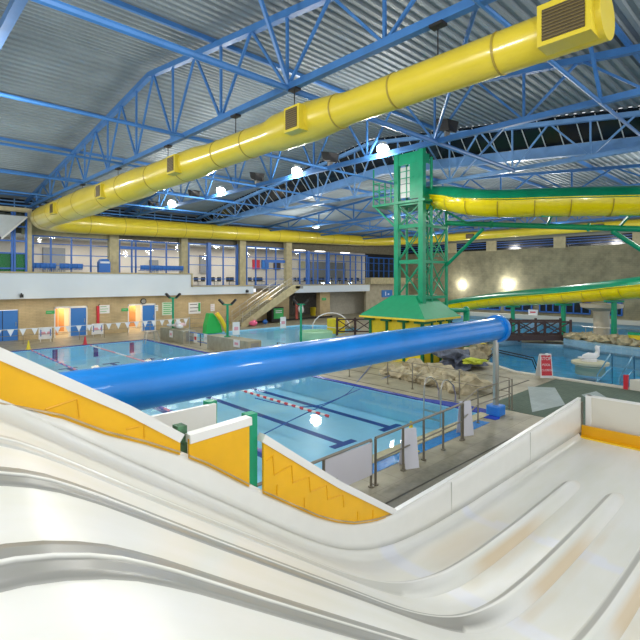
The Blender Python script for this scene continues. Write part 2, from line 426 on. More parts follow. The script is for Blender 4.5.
# fascia of the gallery
SX = ax(190.5, 37.7)
fa = MB().box(-6, SX, 37.6, 37.8, 2.9, 4.68).box(SX, 26.9, 37.6, 37.8, 2.9, 3.62)
struct(fa.build('wall_gallery_fascia', FASC))
struct(MB().box(31.3, 44.2, 37.6, 37.8, 2.85, 3.62).build('wall_gallery_fascia', FASC))
cp = MB().box(-6, SX+.12, 37.5, 37.9, 4.68, 4.78).box(SX, SX+.12, 37.5, 37.9, 3.6, 4.78).box(SX, 26.9, 37.5, 37.9, 3.62, 3.72).box(31.3, 44.2, 37.5, 37.9, 3.62, 3.72)
struct(cp.build('trim_10', TAN))
struct(MB().box(-6, 26.9, 37.8, 46, 3.35, 3.6).box(26.9, 31.3, 38.4, 46, 3.35, 3.6).box(31.3, 44.2, 37.8, 46, 3.35, 3.6).build('gallery_floor', GREYM))
# gallery inner room
struct(MB().box(7.5, 53, 45.8, 46, 3.6, 8).build('wall_gallery_back', INTW))
struct(MB().box(7.5, 53, 39.8, 46, 7.75, 7.85).build('gallery_ceiling', mat('ceil_white', (.7, .68, .64), .8)))
struct(MB().box(-6, 53.2, 39.7, 40.0, 7.6, 9.0).build('wall_back_upper', mat('dark_band_wall', (.17, .15, .10), .8, noise_amt=.2)))
struct(MB().box(7.9, ax(112, 39.3), 39.4, 39.7, 7.5, 8.6).build('wall_back_upper', BEIGE))
struct(MB().box(-6, 53.2, 40.0, 40.1, 9.0, 10.4).build('window_1', DGLASS))
r_ = MB()
for z in (9.1, 9.4, 9.85): r_.box(-6, 53, 39.85, 39.98, z, z+.07)
for i in range(40): r_.box(-6+1.5*i, -5.95+1.5*i, 39.86, 39.98, 9.0, 10.2)
struct(r_.build('window_frame', BLUEL))
# interior furniture colour: partitions on the back wall
for i, (a, b, z0, z1, m) in enumerate(((43, 65, 3.6, 7.0, mat('grey_partition', (.25, .23, .22), .7)), (200, 208, 5, 6.9, MATS['grey_partition']), (150, 158, 3.6, 6.2, MATS['grey_partition']), (310, 345, 3.6, 6.6, MATS['grey_partition']))):
    struct(MB().box(ax(a, 45.6), ax(b, 45.6), 45.5, 45.8, z0, z1).build('wall_partition', m))
# columns
COLS = [(27.5, 32, 38.0, 3.6, 9.2), (109.5, 119, 39.2, 3.6, 8.3), (181.5, 188, 39.2, 3.6, 8.3), (240, 246, 38.9, 3.6, 8.2), (286.5, 292, 38.6, 3.4, 8.2)]
words = ['left end of the gallery beside the green glazing', 'between the first and second lit gallery windows', 'right of the gallery doorway with blue header', 'left of the gallery window above the stairs', 'at the head of the stairs']
for (a, b, Y, z0, z1), w in zip(COLS, words):
    tag(MB().box(ax(a, Y), ax(b, Y), Y, Y+.5, z0, z1).build('brick_pier', BEIGE, bevel=.01), 'beige brick pier at the ' + w if w[0] == 'l' or w[0] == 'a' and False else 'beige brick pier ' + w, 'column')
# glazing bays
def bay(n_, pa, pb, Y, z0, z1, mull, rails, thick=(), w=.11):
    x0, x1 = ax(pa, Y), ax(pb, Y)
    f = MB().box(x0, x1, Y, Y+.1, z1-.14, z1).box(x0, x1, Y, Y+.1, z0, z0+.08)
    for p in mull:
        x = ax(p, Y); f.box(x-w/2, x+w/2, Y-.01, Y+.11, z0, z1)
    for p in thick:
        x = ax(p, Y); f.box(x-.18, x+.18, Y-.12, Y+.2, z0, z1+.1)
    for z in rails: f.box(x0, x1, Y+.01, Y+.09, z-.035, z+.035)
    o = f.build('window_frame', BFRAME)
    g_ = MB().box(x0, x1, Y+.04, Y+.06, z0, z1).build('window_%d' % n_, GLASS)
    struct(g_); o.parent = g_
    return g_
bay(2, 32, 109.5, 39.5, 4.2, 7.55, (33, 51, 71.6, 91, 109), (5.3, 6.1, 6.9))
bay(3, 119, 181.5, 39.5, 4.0, 7.55, (119.7, 132, 136, 151, 166.6, 181), (5.3, 6.2, 6.9))
bay(4, 188, 240, 39.3, 3.65, 7.6, (189, 223.5), (4.3, 5.6, 6.4), (209, 238))
bay(5, 246, 286.5, 39.0, 3.65, 7.6, (247, 256, 266.6, 276, 285), (4.3, 5.4, 6.5))
bay(6, 292, 368, 38.8, 3.65, 7.3, (300, 313.5, 318, 336, 344, 350.6, 356, 362, 367), (4.3, 5.4, 6.4), (308, 328))
struct(MB().box(ax(119.5, 39.4), ax(151, 39.4), 39.3, 39.5, 6.75, 7.0).box(ax(265, 38.9), ax(286, 38.9), 38.85, 39.0, 6.0, 6.3).build('door_frame', BFRAME))
bay(7, 368, 395, 40.0, 4.4, 7.2, (369, 374, 379, 384, 389, 394), (5.4, 6.4))
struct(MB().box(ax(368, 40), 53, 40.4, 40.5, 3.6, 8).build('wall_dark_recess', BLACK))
# glazing left of the first pier, with green lower panes and a white bracket
xl, xr = -2.0, ax(27, 38.1)
lw = MB().box(xl, xr, 38.1, 38.16, 4.7, 9.2).build('window_8', GLASS); struct(lw)
f = MB()
for x in (xr-.06, xr-.75, xr-.9, xr-1.8, xr-3, xr-4.2, xr-5.5): f.box(x-.06, x+.06, 38.0, 38.2, 4.7, 9.0)
for z in (5.0, 6.05, 6.9, 7.9): f.box(xl, xr, 38.02, 38.18, z-.05, z+.05)
f.build('window_frame', BFRAME, lw)
MB().box(xl, xr, 38.2, 38.23, 4.75, 6.0).build('green_pane', GREENG, lw)
struct(MB().box(-6, xr+.1, 37.9, 38.4, 8.9, 9.2).build('trim_11', BEIGE))
wb = MB().prism([(xr-3.6, 37.7, 8.6), (xr-.1, 37.7, 8.6), (xr-1.5, 37.7, 7.0), (xr-2.4, 37.7, 7.0)], (0, .3, 0))
br_ = thing('roof_bracket', 'white sloping bracket panel above the green panes at far left', 'bracket', (xr-2, 37.8, 7))
wb.build('panel', SIL, br_); MB().bar((xr-.1, 37.6, 8.55), (xr-1.6, 37.6, 6.95), .16, .1).build('brace', WHITE, br_); MB().bar((xr-2.7, 37.6, 8.5), (xr-1.6, 37.6, 6.95), .08).build('brace', BLACK, br_)
# right of gallery: recess under gallery, stone wall
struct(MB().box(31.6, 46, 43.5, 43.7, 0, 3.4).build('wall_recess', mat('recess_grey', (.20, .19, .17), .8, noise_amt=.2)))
struct(MB().box(31.6, 31.9, WY, 43.5, 0, 3.4).build('wall_recess_side', BRICK))
struct(MB().box(ax(331, 40), ax(367, 40), 40.2, 40.4, 0, 3.4).build('wall_recess_white', mat('recess_white', (.42, .40, .34), .7, noise_amt=.1)))
tag(MB().box(ax(320, 38.3), ax(330, 38.3), 38.3, 38.9, 0, 2.9).build('brick_pier', BRICK), 'tan pier under the gallery right of the dark store opening', 'column')
struct(MB().box(44.2, 53.2, 38.2, 38.5, 0, 3.8).build('wall_far_corner', mat('stone_pale', (.42, .38, .28), .8, noise_amt=.15, noise_scale=2)))
struct(MB().box(44.2, 53.2, 37.4, 38.3, 3.7, 4.5).build('wall_far_corner_band', BEIGE))
bs = thing('wall_sign', 'blue rectangular sign on the pale stone wall behind the green hut', 'sign', (ax(387, 38.1), 38.1, 2.5))
MB().box(ax(382, 38.1), ax(392, 38.1), 38.05, 38.15, 2.0, 2.9).build('board', DB, bs)
MB().box(ax(385.5, 38.0), ax(386.3, 38.0), 38.03, 38.06, 2.2, 2.7).box(ax(388, 38.0), ax(389.5, 38.0), 38.03, 38.06, 2.3, 2.45).build('lettering', PAPER, bs)
# right wall X=53
struct(MB().box(53, 53.3, -7, 40, 0, 7.7).build('wall_right', BRICKR))
struct(MB().box(53.05, 53.25, -7, 40, 7.7, 8.75).build('window_9', DGLASS))
struct(MB().box(53, 53.3, -7, 40, 8.75, 12).build('wall_right_upper', mat('grey_upper', (.3, .3, .26), .8)))
w_ = MB()
for y in (31.5, 26.3, 18.7, 11.5, 4, -3): w_.box(52.8, 53.0, y-.6, y+.6, 7.6, 8.8)
struct(w_.build('trim_12', BEIGE))
fr = MB()
for z in (8.0, 8.3, 8.55): fr.box(52.95, 53.04, -7, 40, z-.03, z+.03)
struct(fr.build('window_frame', BFRAME))
for i, (a, b) in enumerate(((466, 500), (505, 532), (540, 560), (566, 590), (607, 622))):
    y0, y1 = ay(b, 52.9), ay(a, 52.9)
    wn = MB().box(52.85, 53.0, y0, y1, .75, 1.95).build('window_%d' % (10+i), DGLASS); struct(wn)
    ff = MB().box(52.78, 52.95, y0-.05, y1+.05, 1.9, 2.02).box(52.78, 52.95, y0-.05, y1+.05, .7, .82)
    for j in range(4):
        y = y0+(y1-y0)*j/3; ff.box(52.78, 52.95, y-.06, y+.06, .75, 2)
    ff.build('window_frame', BFRAME, wn)
struct(MB().box(52.3, 53.0, -7, 30, -.1, .35).build('trim_13', mat('white_kerb2', (.6, .58, .5), .6)))
# side walls just out of frame keep the hall a room
struct(MB().box(-6.2, -6, 6, 40, 0, 10.2).build('wall_left', mat('pale_wall', (.55, .52, .42), .8)))

# ---------- roofs ----------
YR = 18.6
def zA(y): return 12.5-.125*abs(y-YR)
def zB(y): return 11.25-.085*abs(y-YR)
def roof(name, x0, x1, zf, off):
    b = MB(); ys = []; zs = []
    y = -6.0
    while y < 40.6:
        for dy, h in ((0, 0), (.13, 0), (.17, .07), (.30, .07), (.34, 0)): ys.append(y+dy); zs.append(zf(y+dy)+off+h)
        y += .34
    P = list(zip(ys, zs))
    a = [b.bm.verts.new((x0, y, z)) for y, z in P]; c = [b.bm.verts.new((x1, y, z)) for y, z in P]
    for i in range(len(P)-1):
        if P[i+1][0]-P[i][0] > 1e-6: b.bm.faces.new((a[i], c[i], c[i+1], a[i+1]))
    struct(b.build(name, DECKING))
roof('ceiling', -6, 22.05, zA, .26)
roof('ceiling', 23.2, 53.3, zB, .2)
struct(MB().box(-6, 53.3, 40.1, 40.4, 7.7, 13).build('wall_back_gable', mat('gable_dark', (.08, .09, .1), .8)))
# sloping rooflight strip with bars between both roofs
rl = MB().grid(lambda u, v: Vector((22.05+1.15*v, u, (zA(u)+.3)*(1-v)+(zB(u)+.1)*v)), [-6+i*1.2 for i in range(40)], [0, 1]).build('window_15', DGLASS); struct(rl)
bb = MB()
for i in range(58):
    y = -5.6+.8*i; bb.bar((22.03, y, zA(y)+.22), (23.15, y, zB(y)+.05), .035)
bb.build('glazing_bar', SIL, rl)
for s in (-1, 1):
    ye = YR+s*(21.4 if s > 0 else 24.6)
    struct(MB().bar((23.2, YR, 11.25-.2), (23.2, ye, zB(ye)-.2), .3, .5).build('trim_%d' % (16 if s > 0 else 17), BLUEL))

# ---------- trusses ----------
def truss(X, zt, zbot, Y0, Y1, P, Yb0, label, m, group, wtop=.2, wb=.18, ww=.07):
    t = thing('roof_truss', label, 'truss', (X, YR, zbot), group)
    MB().bar((X, Y0, zt(Y0)), (X, YR, zt(YR)), wtop).bar((X, YR, zt(YR)), (X, Y1, zt(Y1)), wtop).build('top_chord', m, t)
    MB().bar((X, Y0, zbot), (X, Y1, zbot), wb).build('bottom_chord', m, t)
    y = Yb0
    while y < Y1-.3:
        for dy in (-P/2, 0, P/2):
            if Y0 < y+dy < Y1: MB().bar((X, y, zbot), (X, y+dy, zt(y+dy)), ww).build('web_bar', m, t)
        y += P
    MB().box(X-.15, X+.15, Y1-.5, Y1+.1, zbot-.2, zbot+.05).build('bearing_plate', SIL, t)
    return t
labs = ['blue lattice roof truss nearest the left edge, mostly out of frame', 'large blue lattice roof truss directly above the yellow duct', 'blue lattice roof truss carrying the row of glowing lamps', 'blue lattice roof truss along the dark rooflight strip']
for X, lb, m in zip((2.0, 8.2, 15.4, 22.0), labs, (BLUE, BLUE, BLUE, BLUEL)):  # last truss takes the paler steel to stand in for stronger light
    truss(X, zA, 9.4, -4.5, 39.6, 3.35, -.15, lb, m, 'roof trusses of the near roof')
labB = ['first', 'second', 'third', 'fourth']
for X, w in zip((29.0, 36.0, 43.0, 50.0), labB):
    truss(X, lambda y: zB(y)-.05, 9.15, -4.5, 39.6, 4.2, -3, 'shallow blue lattice truss of the lower roof, %s beyond the rooflight strip' % w, BLUE, 'roof trusses of the far roof', .16, .16, .08)
# ties and purlins along X
wy = {4.3: 'nearest', 9.8: 'second nearest', 15.6: 'third nearest', 21.2: 'fourth nearest', 26.7: 'fifth nearest', 32.3: 'sixth nearest', 37.8: 'farthest'}
for y, w in wy.items():
    tag(MB().tube([(-6, y, 9.35), (22, y, 9.35)], .055 if y != 9.8 else .09, 8).build('tie_tube', BLUE), 'blue tie tube joining the lower chords of the trusses, %s from the camera' % w, 'tie beam', 'tie tubes between truss lower chords')
for i, y in enumerate((-1.4, 3.6, 8.6, 13.6, 18.6, 23.6, 28.6, 33.6, 38.6)):
    if y not in (18.6, 8.6): tag(MB().bar((-6, y, zA(y)+.14), (22, y, zA(y)+.16), .10, .14).build('purlin', BLUE), 'blue purlin under the near corrugated roof, %s counting away from the camera' % ['first','second','third','fourth','ridge','sixth','seventh','eighth','ninth'][i], 'purlin', 'purlins of the near roof')
    tag(MB().bar((23.2, y, zB(y)+.08), (53, y, zB(y)+.08), .12, .16).build('purlin', BLUE), 'blue purlin under the far lower roof, %s counting away from the camera' % ['first','second','third','fourth','ridge','sixth','seventh','eighth','ninth'][i], 'purlin', 'purlins of the far roof')
for i, (xa, xb, y, w) in enumerate(((1.5, 8.2, 9.8, 'left bay above the near end of the yellow duct'), (8.2, 15.4, 4.3, 'middle bay at the upper right'), (15.4, 22.0, 4.3, 'right bay by the rooflight strip'))):
    xm = (xa+xb)/2; zt = zA(y)+.05
    t = thing('knee_brace', 'steep blue brace in the ' + w, 'brace', (xm, y, 9.4))
    MB().bar((xb, y, 9.4), (xb-1.0, y, zt), .09).build('brace_bar', BLUE, t)
for (xa, xb, y, w) in ((8.2, 15.4, 4.3, 'middle bay at the upper right'), (15.4, 22.0, 7, 'right bay before the rooflight strip')):
    tag(MB().tube([(xa, y, 9.5), (xb, y+5.6, 9.5)], .05, 6).build('wind_brace', BLUE), 'thin blue diagonal tube in the ' + w, 'brace')

# ---------- yellow duct ----------
du = thing('air_duct', 'large yellow air duct under the roof, turning along the gallery wall', 'duct', (8.2, 20, 7.6))
DZ = 8.27
secs = [(2.2, .37), (7.6, .37), (8.0, .42), (8.9, .5), (10.2, .5), (10.6, .42), (13.8, .44), (14.6, .52), (18.5, .54), (19.2, .62), (24.0, .64), (25.2, .72), (34.4, .72)]
pts = [(8.2, y, DZ) for y, r in secs]; rs = [r for y, r in secs]
R = 3.6
for i in range(1, 9):
    a = math.radians(90*i/8); pts.append((8.2+R*(1-math.cos(a)), 34.6+R*math.sin(a), DZ+.02*i)); rs.append(.72)
pts.append((44, 38.2, 9.0)); rs.append(.6)
for i in range(1, 9):
    a = math.radians(90*i/8); pts.append((44+5.5*math.sin(a), 38.2-5.5*(1-math.cos(a)), 9.0+.2*i/8)); rs.append(.6-.02*i)
pts.append((49.5, -4, 9.2)); rs.append(.43)
smooth_by(MB().tube(pts, rs, 28).build('duct_pipe', YDUCT, du), 35)
def joint(p, dr, r):
    p = Vector(p); dr = Vector(dr).normalized()
    smooth_by(MB().tube([p-dr*.02, p+dr*.02], r+.012, 28).build('joint_ring', YDARK, du))
def rad(y):
    for (a, ra), (b, rb) in zip(secs, secs[1:]):
        if a <= y <= b: return ra+(rb-ra)*(y-a)/(b-a)
    return .72
for y in (3.9, 6.2, 7.9, 11.6, 13.2, 15.6, 18.0, 20.8, 23.2, 26.5, 29.0, 31.5, 34.2): joint((8.2, y, DZ), (0, 1, 0), rad(y))
for x in (12, 14.6, 17.2, 19.8, 22.4, 25, 27.6, 30.2, 32.8, 35.4, 38, 40.6, 43.2): joint((x, 38.2, 8.43+(x-12)*.0178), (1, 0, 0), .72-.0038*(x-12))
for i, (px, w) in enumerate(((565, .62), (298, .42), (177, .45), (106, .5), (60, .55))):
    y = ay(px, 7.8) if i < 5 else 37.2
    r = rad(y)
    b = MB().box(8.2-r-.12, 8.2-.05, y-w/2-.08, y+w/2+.08, DZ-.36, DZ+.26 if i else DZ+.3).build('grille_box', YDUCT, du)
    fr = MB(); x = 8.2-r-.13
    g = MB().box(x-.005, x+.03, y-w/2, y+w/2, DZ-.29, DZ+.2)
    g.build('grille', GRILLE, b)
    sl = MB()
    for j in range(9): z = DZ-.27+.052*j; sl.box(x-.02, x, y-w/2, y+w/2, z, z+.014)
    sl.build('louvre', mat('louvre', (.22, .17, .06), .4, metal=.5), b)
for px in (470, 598): # far right duct outlets
    y = ay(px, 49); MB().box(48.85, 49.2, y-.45, y+.45, 8.9, 9.4).build('grille_box', GRILLE, du)
for y in (5.2, 9.6, 12.4, 17, 22, 27):
    MB().tube([(8.2, y, DZ+rad(y)), (8.2, y, 9.35)], .015, 6).box(8.1, 8.3, y-.15, y+.15, 9.25, 9.31).build('hanger', BLACK, du)

# ---------- lamps on truss 2 ----------
def lamp(px, y, lab, X=15.4, Z=9.62, e=500):
    yy = ay(px, X)
    t = thing('hall_lamp', lab, 'lamp', (X, yy, Z), 'glowing hall lamps')
    smooth_by(MB().lathe((X, yy, Z), [(.05, .32), (.16, .28), (.22, .1), (.19, .04)], 16).build('lamp_housing', SIL, t))
    smooth_by(MB().ball((X-.02, yy, Z+.0), .25, 2).build('lamp_bulb', LAMPE, t))
    L = bpy.data.lights.new('lamp_light', 'POINT'); L.energy = e; L.shadow_soft_size = .3; L.color = (1, .96, .88)
    lo = bpy.data.objects.new('lamp_light', L); C.objects.link(lo); lo.location = (X-.1, yy, Z-.42)
for px, nm in ((172, 'farthest'), (221, 'second farthest'), (297, 'third farthest'), (383, 'nearest')):
    lamp(px, 0, 'glowing round lamp on the second truss, %s of the four' % nm)
def flood(px, lab, X=15.4, Z=9.62):
    yy = ay(px, X)
    t = thing('floodlight', lab, 'floodlight', (X, yy, Z), 'black floodlights on the truss')
    MB().prism([(X-.25, yy-.25, Z), (X+.25, yy-.25, Z), (X+.3, yy-.32, Z+.42), (X-.3, yy-.2, Z+.42)], (0, .5, .12)).build('lamp_box', BLACK, t, bevel=.02)
    MB().bar((X, yy, Z-.15), (X, yy, Z+.05), .06, .3).build('bracket', GREYM, t)
for px, nm in ((153, 'farthest'), (194, 'second'), (257, 'third'), (330, 'fourth'), (447, 'nearest')):
    flood(px, 'black uplighter box on the second truss, %s counting from the gallery' % nm)

# wall lamps on the right wall
for px, py, s, w in ((461, 285, .9, 'smaller far'), (507, 285, 1.2, 'larger near')):
    p = Vector((52.7, ay(px, 52.7), 3.65))
    t = thing('wall_lamp', '%s glaring floodlight before the olive right wall' % w, 'lamp', p, 'glaring floodlights by the right wall')
    smooth_by(MB().ball(p, .27*s, 2).build('lamp_bulb', LAMPE, t)); MB().box(p.x, 53, p.y-.1, p.y+.1, p.z-.12, p.z+.12).build('wall_bracket', GREYM, t)
    L = bpy.data.lights.new('wall_lamp_light', 'POINT'); L.energy = 110; L.shadow_soft_size = .25
    lo = bpy.data.objects.new('wall_lamp_light', L); C.objects.link(lo); lo.location = p+Vector((-1.2, 0, 0))

# ================= WATER SLIDE =================
prof = [(-4, 3.42), (-.8, 3.42), (-.1, 3.43), (.25, 3.41), (.45, 3.375), (.65, 3.25), (1.2, 2.85), (1.89, 2.36), (2.6, 1.86), (3.3, 1.36), (3.78, 1.04), (4.2, .80), (4.6, .64), (5.2, .50), (6, .425), (7.2, .39), (14, .39)]
def lin(P, x):
    if x <= P[0][0]: return P[0][1]
    for (a, za), (b, zb) in zip(P, P[1:]):
        if x <= b: return za+(zb-za)*(x-a)/(b-a)
    return P[-1][1]
def bed(x): return sum(lin(prof, x+d)*w for d, w in ((-.3, 1), (-.15, 2), (0, 3), (.15, 2), (.3, 1)))/9
YW, YN = 3.97, -1.9
DIV = [3.13, 2.42, 1.58, .80, .02, -.76, -1.35]
LX = 12.45
sl = thing('racing_slide', 'wide white multi-lane water slide sweeping down through the foreground', 'water slide', (5, 1.5, 0))
XS = [-3+.1*i for i in range(int((LX+3)/.1)+1)]
if XS[-1] < LX: XS.append(LX)
edges = [YN]+sorted(DIV)+[YW]
def lane_z(x, y):
    z = bed(x)
    for a, b in zip(edges, edges[1:]):
        if a <= y <= b:
            t = (y-a)/(b-a); fade = max(0, min(1, (10.2-x)/1.5))
            z -= (.004+.026*max(0, min(1, (x-3.2)/1.5)))*math.sin(math.pi*t)*fade
    e = .13
    if y > YW-e: z += e-math.sqrt(max(0, e*e-(y-(YW-e))**2))
    if y < YN+e: z += e-math.sqrt(max(0, e*e-((YN+e)-y)**2))
    return z
YS = []
n = 110
for i in range(n+1): YS.append(YN+(YW-YN)*i/n)
YS += [YW-.1, YW-.07, YW-.04, YW-.02, YW-.005]; YS = sorted(set(YS))
bedo = MB().grid(lambda x, y: Vector((x, y, lane_z(x, y))), XS, YS).build('lane_bed', GEL, sl, smooth=True)
def addattr(o, fn):
    me = o.data
    for k in ('worn', 'stain', 'patch'): me.attributes.new(k, 'FLOAT', 'POINT')
    at = {k: me.attributes[k] for k in ('worn', 'stain', 'patch')}
    for i, v in enumerate(me.vertices):
        p = v.co+sl.location; w, s, q = fn(p)
        at['worn'].data[i].value = w; at['stain'].data[i].value = s; at['patch'].data[i].value = q
def sstep(a, b, x):
    t = max(0, min(1, (x-a)/(b-a))); return t*t*(3-2*t)
def bed_attr(p):
    w = s = q = 0
    for i, d in enumerate(DIV):
        dd = d-.17-p.y
        if -.02 < dd < .16 and 4.6 < p.x < 9.2:
            s = max(s, .45*sstep(0, .03, dd+.02)*sstep(.16, .08, dd)*sstep(4.6, 5.6, p.x)*sstep(9.2, 7.2, p.x)*(.6+.8*noise.noise(p*2.0)))
    if p.y > 3.2 and 5.0 < p.x < 8.3: s = max(s, .55*sstep(5., 5.8, p.x)*sstep(8.3, 7, p.x)*sstep(.4, .1, abs(p.y-3.5))*(.7+.6*noise.noise(p*1.3)))
    off = .35*math.sin(p.y*2)
    if 7.0 < p.x+off*.2 < 7.25 or 4.9 < p.x < 5.1: q = .7
    return 0, min(1, s), q
addattr(bedo, bed_attr)
# under-shell so that the bed is not paper thin
MB().grid(lambda x, y: Vector((x, y, bed(x)-.14)), XS[::2], [YN, YW]).build('under_shell', OFFW, sl)
for k_, d in enumerate(DIV):
    hw = .15; prf = [(-hw, -.03), (-hw*.85, .004), (-.085, .022), (-.03, .04), (-.0158, .042), (-.007, .062), (0, .068), (.007, .062), (.0158, .042), (.03, .04), (.085, .022), (hw*.85, .004), (hw, -.03)]
    xs = [x for x in XS if x <= 9.8]
    low = [-.03, .007, .009, .010, .010, .018, .021, .018, .010, .010, .009, .007, -.03]
    def dz(x, i):
        e = sstep(9.85, 9.3, x); oy, oz = prf[i]
        k = sstep(3.0, 4.8, x); hi = (.042 if i in (5, 6, 7) else oz)*2.4
        if i in (0, 12): hi = -.03
        z = low[i]*(1-k)+hi*k
        return Vector((x, d+oy*(.45+.55*e)*(1+.15*k), bed(x)+(z if z < 0 else z*e)-(1-e)*.02))
    o = MB().grid(lambda x, i: dz(x, i), xs, list(range(len(prf)))).build('lane_divider', GEL, sl, smooth=True)
    def dattr(p, d=d, k_=k_):
        oy = p.y-d; bead = abs(oy) < .014
        drop = 1-sstep(4.0, 5.4, p.x)
        w = 0
        if .0155 < abs(oy) < .14: w = drop*(1 if k_ != 0 else .45)
        if .02 < oy < .14: w = max(w, .78*sstep(3.2, 4.2, p.x)*sstep(9.9, 9.2, p.x))
        s = 0
        if oy < -.04: s = .85*sstep(5.3, 6.0, p.x)*sstep(8.2, 7.0, p.x)
        return w, s, 0
    addattr(o, dattr)
# side sheet on the pool side: flange then run-out wall
FL = [(-3, 3.85), (.0, 3.62), (.35, 3.46), (.66, 3.33), (1.03, 3.19), (1.28, 3.02), (1.89, 2.73), (2.1, 2.60), (2.31, 2.47), (2.92, 2.03), (3.78, 1.46), (4.1, 1.29), (4.41, 1.16), (4.8, 1.06), (5.18, 1.01)]
WT = [(5.18, 1.0), (7.24, 1.05), (12.6, 1.29)]
def side(x): return (lin(FL, x) if x < 5.18 else lin(WT, x))
sx = [-3+.15*i for i in range(103)]; sx += [12.5, 12.6]
MB().grid(lambda x, v: Vector((x, YW+.06*v, bed(x)+.1+(side(x)-bed(x)-.1)*v)) if x < 5.1 else Vector((x, YW+.015*v, bed(x)+.1+(side(x)-bed(x)-.1)*v)), sx, [0, .25, .5, .75, 1]).build('side_wall', mat('side_white', (.80, .80, .76), .25, noise_amt=.02), sl, smooth=True, solid=.04)
rim = MB()
for a, b in zip([5.2+.5*i for i in range(15)], [5.2+.5*(i+1) for i in range(14)]+[12.6]):
    rim.bar((a, YW+.03, side(a)+.01), (min(b, 12.6), YW+.03, side(min(b, 12.6))+.01), .07, .04)
rim.build('wall_cap', WHITE, sl)
sm = MB()
for x in (6.62, 9.6): sm.box(x, x+.015, YW-.022, YW-.01, .5, side(x)-.02)
sm.build('wall_seam', mat('seam_grey', (.6, .6, .56), .4), sl)
for x, m in ((7.3, 0),): pass
# near-side wall (behind the viewer)
MB().grid(lambda x, v: Vector((x, YN-.02, bed(x)+.1+(.5)*v)), sx, [0, 1]).build('side_wall', MATS['side_white'], sl, smooth=True, solid=.04)
# yellow guard panels with white cap rails on the drop
def guard(P_top, x0, x1, capw=.10):
    n_ = 14; xs = [x0+(x1-x0)*i/n_ for i in range(n_+1)]
    MB().grid(lambda x, v: Vector((x, YW+.03, side(x)-.03+(lin(P_top, x)-side(x)+.0)*v)), xs, [0, 1]).build('guard_panel', PANEL, sl, solid=.03)
    c = MB()
    for a, b in zip(P_top, P_top[1:]): c.bar((a[0], YW+.05, a[1]-.03), (b[0], YW+.05, b[1]-.03), .11, .08)
    c.build('cap_rail', WHITE, sl)
    t = MB()
    for a, b in zip(xs, xs[1:]): t.bar((a, YW+.005, side(a)), (b, YW+.005, side(b)), .02, .012)
    t.build('panel_trim', mat('tan_sealant', (.50, .38, .22), .7, noise_amt=.3), sl)
T1 = [(-2.5, 4.6), (-1, 4.6), (0, 4.16), (.66, 3.71), (1.58, 3.13), (2.05, 2.79)]
T2 = [(2.13, 2.76), (2.82, 2.79)]
T3 = [(2.97, 2.58), (4.1, 1.76), (5.2, 1.05)]
guard(T1, -2.5, 2.04); guard(T2, 2.13, 2.80); guard(T3, 2.98, 5.16)
                                    # pressed step-shaped ribs in the guard panels
def zig(p):
    MB().tube([(a[0], YW+.012, a[1]) for a in p], .008, 6).build('pressed_rib', PANELD, sl)
zig([(3.02, 2.30), (3.10, 2.33), (3.12, 2.12), (3.36, 2.16), (3.38, 1.96), (3.62, 1.96), (3.64, 1.78), (3.9, 1.78), (3.92, 1.6), (4.18, 1.58), (4.2, 1.42)])
zig([(.95, 3.23), (1.17, 3.27), (1.19, 3.12)]); zig([(1.55, 2.95), (1.70, 2.95), (1.71, 2.84)])
for x in (3.16, 3.55, 4.45, 4.75): MB().bar((x, YW+.012, side(x)+.02), (x, YW+.012, side(x)+.13), .012, .012).build('pressed_rib', PANELD, sl)
for x, zt, m, w in ((2.10, 2.84, mat('rusty_green', (.06, .16, .08), .6, noise_amt=.6, noise_scale=12), .09), (2.89, 2.80, TGREEN, .12)):
    MB().box(x-w/2, x+w/2, YW+.085, YW+.2, 0, zt).build('support_post', m, sl)
# far bay panel with green posts, seat-height shelf between (landing bay)
MB().box(2.0, 3.0, 4.95, 5.0, 2.43, 2.72).build('bay_panel', WHITE, sl)
MB().box(2.0, 3.0, YW+.21, 4.95, 2.4, 2.43).build('bay_floor', mat('bay_olive', (.27, .26, .19), .6, noise_amt=.1), sl)
for x in (2.02, 2.98): MB().box(x-.06, x+.06, 5.0, 5.12, 0, 2.74).build('support_post', TGREEN, sl)
# underframe
for x in (6, 8.5, 11): MB().box(x-.08, x+.08, YN+.1, YN+.26, 0, .3).box(x-.08, x+.08, YW-.3, YW-.14, 0, .3).build('support_leg', TGREEN, sl)
for x in (.4,): MB().box(x-.08, x+.08, YN+.1, YN+.26, 0, bed(x)-.15).box(x-.08, x+.08, YW-.3, YW-.14, 0, bed(x)-.15).build('support_leg', TGREEN, sl)
# stop lip and end panel
lip = MB().grid(lambda y, i: Vector([(12.45, y, .36), (12.42, y, .40), (12.55, y, .42), (12.56, y, .66), (12.62, y, .66), (12.62, y, .36)][i]), [YN, YW-.03], [0, 1, 2, 3, 4, 5]).build('stop_lip', mat('lip_amber', (.80, .40, .0), .35), sl)
MB().box(12.40, 12.44, YN, YW-.05, .385, .42).box(12.40, 12.46, 2.2, 2.24, .38, .47).build('lip_edge', mat('lip_bright', (.92, .60, .03), .4), sl)
MB().box(12.72, 12.78, YN, YW-.1, .3, 1.36).build('end_panel', OFFW, sl)
MB().box(12.70, 12.80, YN, YW-.1, 1.34, 1.38).box(12.69, 12.81, YW-.2, YW-.08, .3, 1.38).build('end_panel_edge', WHITE, sl)
MB().box(12.62, 12.72, YW-.02, YW+.06, .0, 1.2).build('end_post', STEELD, sl)

